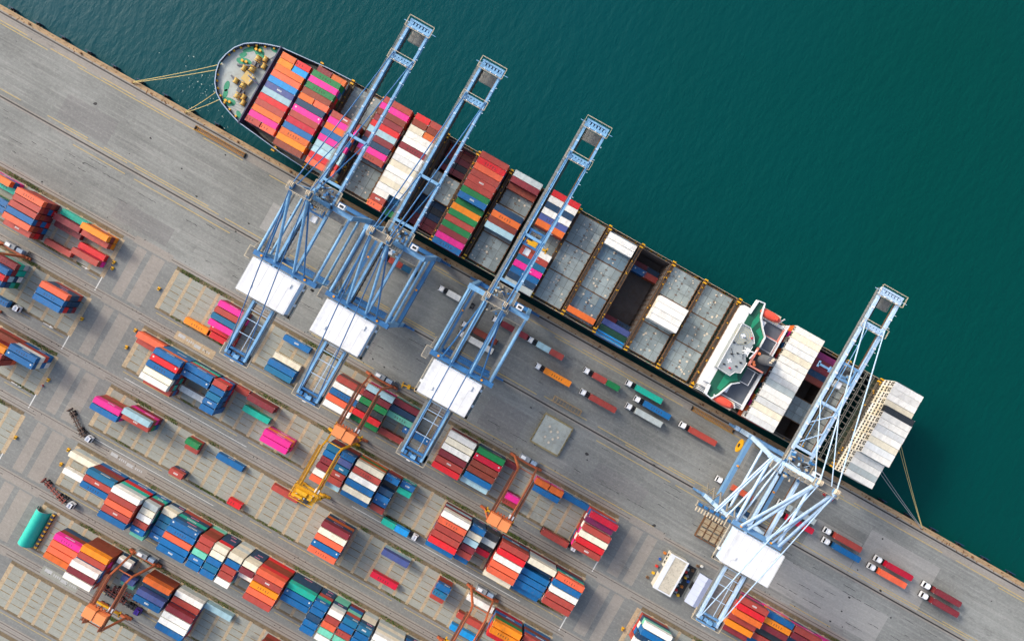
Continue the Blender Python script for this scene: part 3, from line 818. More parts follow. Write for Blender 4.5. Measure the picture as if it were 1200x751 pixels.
M_BULW = mat('bulwark_rail', (150, 168, 188), 0.5, 0.1, 0.5)
M_GREEN = mat('deck_paint_green', (20, 132, 96), 0.6, 0.12, 0.4, dirt=(40, 96, 74), damt=0.4)
M_GREEND = mat('deck_paint_deep_green', (16, 82, 62), 0.6, 0.12, 0.4)
M_BOAT = mat('lifeboat_orange', (226, 84, 62), 0.45, 0.06, 0.5)
M_PINK = mat('casing_primer', (206, 128, 112), 0.6, 0.12, 0.6)
M_CREAMP = mat('pad_cream', (210, 196, 172), 0.7, 0.15, 2.0, dirt=(150, 96, 56), damt=0.6)
M_MONK = mat('monkey_island_grey', (150, 158, 160), 0.7, 0.10, 0.4, dirt=(120, 110, 100), damt=0.3)
M_DKGREY = mat('lower_deck_grey', (92, 98, 106), 0.7, 0.12, 0.4)
M_BOOT = mat('hull_red_oxide', (92, 36, 30), 0.7, 0.2, 0.3)

ship = thing('container_ship', 'large container ship moored along the quay under four cranes', 'ship', (0, 31.75, -4))
SHIPZ = 4.0
CY = 31.75
def sp(name, mb_, m, parent=None, **kw):
    """A part of the ship, written in world coordinates and hung under the ship's Empty."""
    o = mb_.build(name, m, parent or ship, **kw)
    if parent is None: o.location = (0, -CY, SHIPZ)
    return o
# hull: stations (x, deck half breadth, waterline half breadth)
ST = [(-149.6, .5, .0), (-148.8, 4.2, .0), (-147.2, 8.0, .6), (-144.6, 11.2, 1.8), (-141.0, 13.6, 3.6), (-136.5, 15.4, 6.5), (-131.5, 17.0, 9.5), (-123, 17.9, 13.5), (-112, 19.2, 16.8), (-100, 19.9, 18.8), (-85, 20.0, 19.8),
      (0, 20.0, 20.0), (110, 20.0, 20.0), (135, 20.0, 18.5), (155, 19.6, 14.0)]
def ztop(x): return 15.6 if x <= -131 else (12.4 if x > -98 else 15.6 - 3.2 * min(1, (x + 131) / 33.0) ** 1.3)
b = MB()
rings = []
for x, hd, hw in ST:
    zt = ztop(x); zz = (-5.0, 1.0, 6.0, zt); pts = []
    for s in (1, -1):
        col = []
        for z in zz:
            f = max(0, (z + 4) / (zt + 4)) ** 1.4
            col.append((x - (0 if hw > .5 else 0), CY + s * (hw + (hd - hw) * f), z))
        pts.append(col)
    rings.append(pts)
for s in (0, 1):
    idx = {}
    vs = [p for r in rings for p in r[s]]
    fs = []
    for i in range(len(rings) - 1):
        for j in range(3):
            a = i * 4 + j
            q = (a, a + 4, a + 5, a + 1)
            fs.append(q if s == 1 else q[::-1])
    b.add(vs, fs)
tr = rings[-1]; b.add(tr[0] + tr[1], [(0, 1, 5, 4), (1, 2, 6, 5), (2, 3, 7, 6)])
hull = sp('hull', b, M_HULL)
# bulwark with a pale top rail
b = MB()
for s in (1, -1):
    P = [(x, CY + s * (hd - .12), ztop(x)) for x, hd, hw in ST if x < -98]
    for p, q in zip(P, P[1:]): b.beam(p, q, .32, .3)
b.beam((-149.6, CY - .5, 15.6), (-149.6, CY + .5, 15.6), .32, .28)
sp('bulwark_rail', b, M_BULW)
b = MB()
for s in (1, -1):
    b.beam((-100, CY + s * 19.8, 12.3), (155, CY + s * 19.8, 12.3), .14)
    for i in range(0, 128, 1): b.beam((-100 + 2 * i, CY + s * 19.8, 10), (-100 + 2 * i, CY + s * 19.8, 12.3), .1)
sp('deck_railing', b, M_RAIL)
# forecastle deck and breakwater
def hb(x):
    for (xa, ha, _), (xb, hb_, _) in zip(ST, ST[1:]):
        if xa <= x <= xb: return ha + (hb_ - ha) * (x - xa) / (xb - xa)
    return ST[-1][1]
up = [(x, CY + hb(x) - .2) for x in (-149.5, -148.8, -147.2, -144.6, -141, -136.5, -131.4)]
dn = [(x, 2 * CY - y) for x, y in reversed(up)]
b = MB(); b.prism(dn + up, 13.6, 14.1); fdeck = sp('forecastle_deck', b, M_FDECK)
b = MB(); b.bx(-131.6, -131.1, CY - 17.2, CY + 17.2, 12, 16.2)
for i in range(-8, 9): b.beam((-131.1, CY + 2 * i, 15.9), (-129.6, CY + 2 * i, 12.2), .2)
sp('breakwater', b, mat('breakwater_navy', (52, 58, 84), 0.6, 0.1, 0.5))
b = MB()
up = [(x, CY + hb(x) - .2) for x in (-131.3, -123, -112, -100)]
dn = [(x, 2 * CY - y) for x, y in reversed(up)]
b.prism(dn + up, 9.9, 11.2); sp('fore_main_deck', b, M_DECK)
b = MB()
b.bx(-100, 155, 50.75, CY + 19.9, 9.6, 10.0); b.bx(-100, 155, CY - 19.9, 12.75, 9.6, 10.0)
sp('side_deck', b, M_DECK)
# holds: which bays are open
BAYS = [-127.9, -114.2, -100.0, -85.9, -71.2, -56.9, -42.6, -27.6, -10.9, 2.3, 16.7, 31.2, 45.5, 60.1]
AFT = [95.9, 110.0, 124.6, 139.3]
OPEN = {-56.9: (-57.0, -44.2), 31.2: (31.0, 43.7), 110.0: (109.6, 122.6)}
HY0, HY1 = 13.2, 50.4
for x in BAYS[2:] + AFT:
    if x in OPEN:
        x0, x1 = OPEN[x]
        b = MB(); z0, z1 = -3.5, 11.6
        b.bx(x0 - .3, x0, HY0, HY1, z0, z1); b.bx(x1, x1 + .3, HY0, HY1, z0, z1)
        b.bx(x0 - .3, x1 + .3, HY1, HY1 + .3, z0, z1 + .01); b.bx(x0 - .3, x1 + .3, HY0 - .3, HY0, z0, z1 + .01)
        b.bx(x0, x1, HY0, HY1, z0 - .4, z0)
        hold = sp('cargo_hold', b, M_HOLD)
        b = MB()
        for i in range(17):
            y = HY0 + .15 + i * (HY1 - HY0 - .3) / 16
            for xx in (x0 + .12, x1 - .12): b.bx(xx - .1, xx + .1, y - .09, y + .09, z0, z1 - .2)
        b.build('cell_guide', M_LASH, hold, kind='stuff')
for x0, x1 in ((-44, -42.8), (-58.3, -57.3)):
    pass
# cross decks and lashing bridges between the bays
def lashing_bridge(x, tall=1.8, w=1.15, mm=None):
    b = MB()
    b.m(1).bx(x - w / 2, x + w / 2, 12.2, 51.3, 11.5 + tall, 11.62 + tall); b.m(0)
    for s in (-1, 1):
        b.beam((x + s * w / 2, 12.2, 12.55 + tall), (x + s * w / 2, 51.3, 12.55 + tall), .12)
        b.beam((x + s * w / 2, 12.2, 11.5 + tall), (x + s * w / 2, 51.3, 11.5 + tall), .26)
        for i in range(17):
            y = 12.4 + i * 2.43
            b.beam((x + s * w / 2, y, 10), (x + s * w / 2, y, 12.55 + tall), .2)
    for i in range(0, 16, 2):
        y = 12.4 + i * 2.43
        b.beam((x, y, 10.1), (x, y + 2.43, 11.4 + tall), .12)
    o = sp('lashing_bridge', b, [mm or M_LASH, M_LDECK])
    b = MB()
    for y in (12.0, 13.4, 50.2, 51.5): b.box((x + rnd.uniform(-.3, .3), y, 12.2 + tall), (1.3, .55, 1.0))
    for i in range(10): b.box((x + rnd.uniform(-.55, .55), rnd.uniform(13, 50), 11.9 + tall), (.42, .5, .5))
    b.build('lashing_gear', M_YEL, o, kind='stuff')
b = MB()
edges = []
allb = BAYS[2:] + AFT
for i, x in enumerate(allb):
    nx_ = allb[i + 1] if i + 1 < len(allb) else 155
    if x == 60.1: nx_ = 72.6
    b.bx(x + 12.75, nx_ - .25, 12.75, 50.75, 9.55, 9.98)
    edges.append((x + 12.75 + nx_ - .25) / 2)
b.bx(-101.6, -100.2, 12.9, 50.6, 9.55, 9.98)
b.bx(72.6, 95.6, 12.75, 50.75, 9.5, 9.97)
sp('cross_deck', b, M_DECKG)
for x in edges[:-1]:
    if x < 72 or x > 94: lashing_bridge(x, 1.8, 1.15, None if x < 120 else M_OLIVE)
lashing_bridge(74.2, 1.8, 1.6); lashing_bridge(-115.0, 1.2); lashing_bridge(-101.1, 1.4)
# hatch covers: three panels a bay, each a plate with raised fields and cream twist-lock pads
def hatch(x, ya, yb, m, zt=11.85, fit=True, x1=None):
    x1 = x1 or x + 12.4
    b = MB()
    b.m(1).bx(x, x1, ya + .06, yb - .06, 10.3, zt - .12); b.m(0)
    for i in range(4):
        for j in range(3):
            w = (x1 - x) / 4; h = (yb - ya - .12) / 3
            b.m(rnd.choice((0, 0, 0, 2))).bx(x + w * i + .06, x + w * (i + 1) - .06, ya + .06 + h * j + .06, ya + .06 + h * (j + 1) - .06, zt - .13, zt - .02 - (0.02 if rnd.random() < .4 else 0))
    o = sp('hatch_cover', b, [m, M_HSEAM, M_HATCHL if m is M_HATCH else M_HATCH])
    b = MB()
    b.beam((x, ya + .1, zt - .02), (x1, ya + .1, zt - .02), .26, .12)
    b.beam((x, yb - .1, zt - .02), (x1, yb - .1, zt - .02), .26, .12)
    b.beam((x + .1, ya, zt), (x + .1, yb, zt), .26, .1); b.beam((x1 - .1, ya, zt), (x1 - .1, yb, zt), .26, .1)
    b.build('hatch_edge', M_LASH, o)
    if fit:
        b = MB()
        nr = int(round((yb - ya) / SP))
        for j in range(nr):
            for xx in (x + .35, (x + x1) / 2 - .3, (x + x1) / 2 + .3, x1 - .35):
                b.box((xx, ya + SP * j + .2, zt + .05), (.3, .42, .14))
                if rnd.random() < .3: b.box((xx + rnd.uniform(-2, 2), ya + SP * j + rnd.uniform(.3, 2), zt + .02), (rnd.uniform(.2, .8), rnd.uniform(.1, .4), .08))
        b.build('container_socket', M_RUST, o, kind='stuff')
        b = MB()
        for _ in range(9):
            px_, py_, pr = rnd.uniform(x + 1, x1 - 1), rnd.uniform(ya + 1, yb - 1), rnd.uniform(.22, .46)
            b.tube((px_, py_, zt - .1), (px_, py_, zt + .1), pr, 10)
        b.build('hatch_pad', M_CREAMP, o, kind='stuff')
    return o
PY = [12.95, 25.5, 38.05, 50.6]
tone = {2.3: (M_HATCHL, M_HATCHL, M_HATCH), 16.7: (M_HATCHB, M_HATCHL, M_HATCHB), 45.5: (M_HATCH, M_HATCH, M_HATCHL), 60.1: (M_HATCHL, M_HATCH, M_HATCH)}
for x in BAYS[2:] + [95.9, 139.3]:
    if x == 31.2: continue
    if x == -56.9:
        hatch(-56.6, 26.6, 37.4, M_HATCH, x1=-44.5); continue
    ms = tone.get(x, (M_HATCH, M_HATCH, M_HATCH))
    for i in range(3): hatch(x - .1, PY[i], PY[i + 1], ms[i])
hatch(110.0, 20.2, 29.6, M_HATCH, 11.2, False, x1=122.2)
for x in (-127.9, -114.2):
    hw = hb(x) - 2.2
    hatch(x, CY - hw, CY, M_HATCH); hatch(x, CY, CY + hw, M_HATCH)
# grey boards and lashing frame ahead of the stern block
b = MB()
for i in range(13):
    y = 13.2 + 2.88 * i
    for j in range(3): b.bx(124.3 + 2.05 * j, 126.2 + 2.05 * j, y + .1, y + 2.7, 10.4, 11.7)
sp('stern_hatch_board', b, mat('board_grey', (150, 153, 144), 0.8, 0.15, 0.4, dirt=(116, 92, 62), damt=0.4), kind='stuff')
b = MB()
for x in (132.6, 135.6):
    for z in (12.2, 13.6):
        b.beam((x, 12.4, z), (x, 51.2, z), .2)
    for i in range(17): b.beam((x, 12.4 + 2.42 * i, 10), (x, 12.4 + 2.42 * i, 13.8), .2)
for i in range(17):
    b.beam((132.6, 12.4 + 2.42 * i, 13.6), (135.6, 12.4 + 2.42 * i, 13.6), .2)
sp('stern_lashing_frame', b, mat('lashing_grey', (104, 106, 102), .85, .25, .6, dirt=(70, 58, 46), damt=.5))
# side-deck clutter: yellow lashing bins and green trays
b = MB()
for _ in range(150):
    x = rnd.choice([x for x in BAYS[2:] + AFT]) + rnd.uniform(0, 13); y = rnd.choice((12.35, 51.25)) + rnd.uniform(-.3, .3)
    b.box((x, y, 10.2), (rnd.uniform(.3, .9), rnd.uniform(.25, .5), .4))
sp('lashing_bin', b, M_YEL, kind='stuff')
b = MB()
for _ in range(46):
    x = rnd.uniform(-98, 70); y = rnd.choice((12.2, 51.3))
    b.box((x, y, 10.08), (rnd.uniform(1, 3), .5, .16))
sp('drip_tray', b, M_GREEN, kind='stuff')

# bow mooring gear
def blob(poly_c, rx, ry, rot, name, m, z):
    b = MB(); n = 18
    pts = []
    for i in range(n):
        a = 2 * math.pi * i / n
        u, v = rx * math.cos(a), ry * math.sin(a)
        pts.append((poly_c[0] + u * math.cos(rot) - v * math.sin(rot), poly_c[1] + u * math.sin(rot) + v * math.cos(rot)))
    b.prism(pts, z, z + .05); return sp(name, b, m)
def bowpt(cx, cy, z=14.2):                                        # spot on the forecastle given along and across the ship
    return (cx, cy)
for cx, cy, rx, ry, rot in ((-141.9, 36.8, 2.5, 1.1, .2), (-139.0, 43.4, 2.6, 1.3, -.6), (-142.0, 42.4, 2.6, .7, .75), (-133.5, 46.8, 1.5, .7, .1), (-143.6, 39.0, 1.2, .7, .8), (-139.6, 20.0, 2.3, 1.2, .3), (-143.2, 25.0, .8, 1.6, .2), (-142.2, 22.2, .7, 1.4, .2), (-133.2, 17.4, 1.6, .7, -.6)):
    blob((cx, cy), rx * 1.3, ry * 1.35, rot, 'green_deck_patch', M_GREEN, 14.1)
for cx, cy in ((-141.6, 36.9), (-139.0, 43.4), (-139.6, 20.0)):
    b = MB()
    for s in (-.8, .8): b.tube((cx + s, cy + s * .2, 14.1), (cx + s, cy + s * .2, 15.1), .42, 12); b.tube((cx + s, cy + s * .2, 15.1), (cx + s, cy + s * .2, 15.25), .55, 12)
    sp('bitts', b, M_YEL)
for cy, sgn in ((38.0, 1), (26.0, -1)):                           # windlasses
    b = MB()
    b.m(0).tube((-137.0, cy - 3.2, 15.4), (-137.0, cy + 3.2, 15.4), .28, 10)
    b.bx(-138.6, -135.6, cy - .7, cy + .7, 14.1, 15.2)
    b.m(1)
    for y in (cy - 2.4, cy + 2.4): b.tube((-137.0, y - .55, 15.4), (-137.0, y + .55, 15.4), 1.05, 14)
    b.m(2)
    for y in (cy - 1.3, cy + 1.3, cy - 3.3, cy + 3.3): b.tube((-137.0, y - .1, 15.4), (-137.0, y + .1, 15.4), 1.2, 14)
    b.m(0).beam((-138.5, cy - sgn * 1.2, 14.5), (-143.6, cy - sgn * 3.6, 14.4), .7, .5)
    sp('windlass', b, [mat('windlass_grey', (92, 96, 102), 0.6, .15, .8, dirt=(110, 74, 44), damt=.6), mat('rope_coil', (186, 158, 84), 0.9, .2, 2.0), M_YEL])
for cx, cy in ((-134.6, 41.6), (-133.8, 38.9), (-134.8, 24.4), (-133.9, 22.4), (-140.2, 34.4), (-140.6, 28.6)):
    b = MB()
    b.m(0).tube((cx, cy - .9, 15.0), (cx, cy + .9, 15.0), .8, 12); b.m(1).tube((cx, cy - 1.0, 15.0), (cx, cy - .86, 15.0), 1.05, 12).tube((cx, cy + .86, 15.0), (cx, cy + 1.0, 15.0), 1.05, 12)
    b.m(2).bx(cx - .9, cx + .9, cy - 1.1, cy + 1.1, 14.1, 14.4)
    sp('mooring_winch', b, [MATS['rope_coil'], M_YEL, MATS['windlass_grey']])
b = MB(); b.prism([(-139.2, 30.2), (-135.4, 29.4), (-134.6, 33.2), (-138.6, 34.2)], 14.1, 15.6); sp('rope_store_cover', b, mat('canvas_tan', (190, 164, 104), .9, .12, .6))
for i in range(0, 14, 2):
    a = i / 13.0
    for s in (1, -1):
        x = -148.3 + 16.2 * a ** 1.5; y = CY + s * (hb(x) - .9)
        b = MB(); b.tube((x, y, 14.1), (x, y, 15.0), .42, 10); sp('roller_fairlead', b, M_YEL)
b = MB()
for i in range(26):
    a = i / 25.0
    for s in (1, -1):
        x = -148.6 + 17.0 * a ** 1.4; y = CY + s * (hb(x) - .45)
        b.beam((x, y, 14.1), (x, y, 15.5), .22)
sp('bulwark_stay', b, mat('stay_blue', (88, 110, 142), .6, .1, .6))
b = MB(); b.tube((-133.0, CY, 14.1), (-133.0, CY, 24.0), .35, 10, .22); b.beam((-133, CY - 1.6, 21), (-133, CY + 1.6, 21), .2); sp('fore_mast', b, M_BULW)
b = MB()
for i in range(7):
    b.beam((-134.5 + .35 * i, 41.5 + .9 * i * .4, 14.14), (-132.6 + .1 * i, 44.5, 14.14), .1)
for i in range(5): b.beam((-139, 15.6 + 1.0 * i + 3, 14.14), (-133.5, 15.6 + 1.0 * i + 3.3, 14.14), .08)
sp('deck_marking', b, M_DKGREY, kind='stuff')

# accommodation block
b = MB(); b.bx(75.5, 92.6, 14.2, 49.4, 9.9, 19.4); b.bx(75.35, 84.6, 16.2, 46.9, 9.9, 23.6)
house = sp('accommodation', b, M_WHITE)
b = MB(); b.prism([(77.3, 12.2), (80.2, 11.4), (82.0, 14.2), (84.3, 20.1), (86.7, 21.9), (86.7, 41.5), (84.1, 44.2), (81.6, 47.4), (80.3, 52.7), (77.3, 52.1)], 23.5, 23.8)
sp('bridge_deck', b, M_GREEND)
b = MB(); b.prism([(80.4, 16.0), (81.8, 15.8), (83.4, 20.5), (85.9, 22.3), (84.3, 24.7), (80.6, 23.3)], 23.8, 23.86); sp('bridge_deck_sunlit', b, M_GREEN)  # lighter green polygons paint in the sunlit parts of the bridge deck
b = MB(); b.prism([(80.6, 40.7), (82.0, 46.2), (80.4, 48.6), (79.8, 44.6)], 23.8, 23.86); sp('bridge_deck_sunlit', b, M_GREEN)
b = MB(); b.prism([(82.6, 42.0), (83.4, 44.0), (86.1, 41.5), (86.3, 37.3), (85.3, 37.3), (85.1, 40.7)], 23.8, 23.86); sp('bridge_deck_sunlit', b, M_GREEN)
for pth in ([(77.0, 46.6), (77.4, 52.3), (80.3, 52.7), (81.6, 47.4), (84.1, 44.2), (86.7, 41.5), (86.7, 37.2)], [(77.0, 15.8), (77.4, 11.9), (80.2, 11.4), (82.0, 14.2), (84.3, 20.1), (86.7, 21.9)]):
    b = MB()
    for i, ((xa, ya), (xb, yb)) in enumerate(zip(pth, pth[1:])):
        w_ = 1.0 if i == 0 else .36
        b.beam((xa, ya, 24.4), (xb, yb, 24.4), w_, 1.3 - .01 * i)
    sp('bridge_wing_wall', b, M_WHITE)
b = MB(); b.prism([(75.5, 22.5), (81.0, 22.1), (82.0, 24.1), (84.1, 24.9), (84.3, 29.4), (83.0, 31.4), (83.2, 37.0), (81.8, 39.1), (79.0, 41.5), (75.5, 41.5)], 23.8, 31.2)
monk = sp('wheelhouse', b, M_MONK)
b = MB()
path = [(75.5, 22.5), (81.0, 22.1), (82.0, 24.1), (84.1, 24.9), (84.3, 29.4)]
b.rail(path, 31.2, 1.1, .16, 1.2); b.rail([(83.2, 37.0), (81.8, 39.1), (79.0, 41.5), (75.5, 41.5), (75.5, 22.5)], 31.2, 1.1, .16, 1.0)
b.build('roof_railing', M_WHITE, monk)
b = MB()
for r in (1.5, 2.4, 3.2):
    for i in range(40):
        a, c = 2 * math.pi * i / 40, 2 * math.pi * (i + 1) / 40
        b.beam((77.2 + r * math.cos(a), 37.2 + r * math.sin(a), 31.22), (77.2 + r * math.cos(c), 37.2 + r * math.sin(c), 31.22), .16, .03)
b.build('roof_circle', mat('circle_yellow', (186, 176, 126), .7, .1, 1), monk)
for y in (37.2, 26.6):
    b = MB()
    b.beam((76.2, y, 31.24), (78.2, y, 31.24), .5, .03); b.beam((77.2, y - .9, 31.24), (77.2, y + .9, 31.24), .5, .034)
    if y > 30: b.tube((77.2, 37.2, 31.2), (77.2, 37.2, 33.0), .4, 10)
    b.build('roof_target', M_WHITE, monk)
b = MB()
b.tube((80.0, 32.4, 31.2), (80.0, 32.4, 42.0), .35, 10, .2)
b.beam((80.0, 30.2, 38.2), (80.0, 34.6, 38.2), .2); b.beam((79.0, 32.4, 40.0), (81.2, 32.4, 40.0), .18)
b.bx(79.3, 80.7, 31.2, 33.6, 35.5, 35.7)
for dy in (-1.4, 1.4): b.tube((80.0, 32.4 + dy, 31.2), (80.0, 32.4, 37.0), .15, 8)
b.build('radar_mast', M_WHITE, monk)
b = MB(); b.beam((81.0, 30.0, 38.7), (81.9, 34.2, 38.7), .34, .3); b.build('radar_scanner', M_WHITE, monk)
b = MB()
for x, y in ((76, 24.5), (78.5, 30.5), (75.4, 33.4), (81.2, 28), (79.0, 35.4), (76.6, 29.2), (80.4, 26)):
    b.tube((x, y, 31.2), (x, y, 31.2 + rnd.uniform(1, 5)), .09, 6); b.box((x, y, 31.4), (.7, .5, .5), .4)
for p in ((75.5, 31, 77.6, 28.6), (79, 34, 81.2, 29.5), (76.4, 33.2, 78.8, 34.8)):
    b.beam((p[0], p[1], 31.5), (p[2], p[3], 31.5), .12)
b.build('antenna', M_DARK, monk)
b = MB()
for x, y in ((80.3, 38.0), (78.6, 24.2)): b.tube((x, y, 31.2), (x, y, 32.0), .35, 10)
b.build('fire_post', mat('signal_red', (206, 30, 70), .5), monk)
monk.location.z -= 4.0
for ch in monk.children:
    if ch.name.split('.')[0] != 'roof_railing': ch.location = (1.2, .4, 0)
# aft decks, casing and funnel
def deckbox(x0, x1, y0, y1, z, m=M_DKGREY):
    b = MB(); b.bx(x0, x1, y0, y1, z - 2.6, z); o = sp('boat_deck', b, m)
    b = MB(); b.rail([(x0, y0), (x1, y0), (x1, y1), (x0, y1), (x0, y0)], z, 1.1, .16, 1.6); b.build('deck_rail', M_WHITE, o)
deckbox(83.2, 92.8, 37.6, 48.0, 20.6); deckbox(83.4, 92.8, 14.4, 28.6, 20.6)
deckbox(86.2, 92.2, 36.8, 42.4, 21.6); deckbox(85.6, 90.4, 22.6, 28.4, 22.4, M_DKGREY)
b = MB(); b.bx(85.6, 93.0, 29.2, 36.4, 19.9, 26.4); casing = sp('engine_casing', b, M_DARK)
b = MB()
b.bx(85.3, 85.9, 29.2, 36.6, 26.4, 27.6); b.bx(85.3, 91.5, 28.9, 29.5, 26.4, 27.6)
b.build('casing_edge', M_PINK, casing)
for q in ((92.5, 93.0, 36.4, 49.0, 20.6, 21.8), (84.0, 92.4, 42.6, 43.1, 20.6, 21.6)):
    b = MB(); b.bx(*q); sp('deck_edge_beam', b, M_PINK)
b = MB(); b.tube((89.4, 33.6, 26.3), (89.9, 33.6, 34.5), 2.0, 16, 1.75); b.m(1)
for dy in (-.7, .2, .9): b.tube((89.7 + .3 * dy, 33.6 + dy, 34.4), (89.9 + .3 * dy, 33.6 + dy, 35.6), .34, 8)
b.build('funnel', [mat('funnel_grey', (92, 96, 100), .6, .1, .5), M_CREAMP], casing)
for x, y in ((86.6, 31.0), (87.3, 30.2), (86.9, 34.8)):
    b = MB(); b.tube((x, y, 26.3), (x, y, 27.5), .55, 10); b.build('exhaust_vent', mat('vent_orange', (216, 116, 70), .6), casing)
b = MB(); b.bx(92.9, 93.3, 13.4, 50.2, 10, 22.2); b.rail([(93.1, 13.4), (93.1, 50.2)], 22.2, 1.0, .2, 1.5); sp('aft_bulkhead', b, M_WHITE)
b = MB()
for s, y in ((1, 50.6), (-1, 13.0)):
    for x in (80.6, 89.4): b.beam((x, y - s * 1.4, 22), (x + .2, y + s * .5, 25.2), .32); b.beam((x, y - s * 1.4, 22.2), (x, y + s * .2, 22.2), .36)
    b.bx(79.4, 93.0, y - s * 2.0 - .2, y - s * 2.0 + .2, 21.4, 22.0)
sp('davit', b, M_WHITE)
b = MB()
for i in range(6): b.bx(76.2, 80.6, 12.4 + i * .6, 12.7 + i * .6, 10.2, 17.4)
sp('ladder_rack', b, M_WHITE, kind='stuff')
def lifeboat(x, y, z, lab):
    t = thing('lifeboat', lab, 'lifeboat', (x, y, z), group='lifeboats of the ship')
    n, m_ = 12, 14; vs, fs = [], []
    for i in range(m_ + 1):
        a = -1 + 2 * i / m_; r = max(.02, (1 - abs(a) ** 2.6)) ** .55
        for j in range(n):
            p = 2 * math.pi * j / n
            yy, zz = math.cos(p) * 1.65 * r, math.sin(p) * 1.35 * (r if math.sin(p) > 0 else r * .9)
            vs.append((a * 4.6, yy, zz + .1))
    for i in range(m_):
        for j in range(n): fs.append((i * n + j, i * n + (j + 1) % n, (i + 1) * n + (j + 1) % n, (i + 1) * n + j))
    b = MB(); b.add(vs, fs); b.build('boat_hull', M_BOAT, t, smooth=True)
    b = MB(); b.bx(-4.2, 4.2, -1.72, 1.72, -.2, -.02); b.build('fender_belt', M_CREAMP, t)
    b = MB(); b.bx(1.7, 2.9, -.7, .7, 1.0, 1.75); b.build('cabin', M_BOAT, t)
lifeboat(84.6, 49.9, 23.2, 'orange covered lifeboat on the sea side of the bridge')
lifeboat(85.0, 12.7, 23.2, 'orange covered lifeboat on the quay side of the bridge')

# mooring lines
M_ROPE = mat('rope', (196, 176, 116), 0.9, 0.1, 3.0)
def line(p0, p1, lab, sag=.7, r=.14, m=None):
    b = MB(); prev = Vector(p0)
    for i in range(1, 9):
        q = Vector(p0).lerp(Vector(p1), i / 8); q.z -= sag * 4 * (i / 8) * (1 - i / 8)
        b.tube(prev, q, r, 6); prev = q
    tag(b.build('mooring_line', m or M_ROPE), lab, 'rope', 'mooring lines of the ship')
line((-148.9, 31.6, 14.6), (-184.9, QE - 1.0, .6), 'upper of the long bow ropes to the far bollard')
line((-148.6, 29.4, 14.6), (-184.8, QE - 1.3, .55), 'lower of the long bow ropes to the far bollard')
line((-145.4, 21.4, 14.4), (-159.9, QE - 1.0, .6), 'outer of the short bow ropes to the near bollard')
line((-142.8, 19.2, 14.4), (-159.8, QE - 1.4, .55), 'inner of the short bow ropes to the near bollard')
line((155.0, 38.0, 10.6), (189.9, QE - 1.0, .6), 'tan stern rope running from the white block')
line((155.0, 36.4, 10.6), (190.0, QE - 1.3, .55), 'second tan stern rope beside its twin', r=.12)
M_ROPEG = mat('rope_grey', (150, 152, 150), 0.9, 0.1, 3.0)
line((155.0, 22.0, 10.4), (189.8, QE - 1.1, .6), 'grey stern rope nearer to the quay', r=.12, m=M_ROPEG)
line((155.0, 20.6, 10.4), (189.7, QE - 1.4, .55), 'lowest grey stern rope beside the quay', r=.12, m=M_ROPEG)

M_SEAM = mat('roof_seam', (196, 198, 200), .6, .08, .4)
M_ROOF = mat('house_roof_white', (222, 223, 223), .55, .06, .25, dirt=(176, 170, 160), damt=.35)

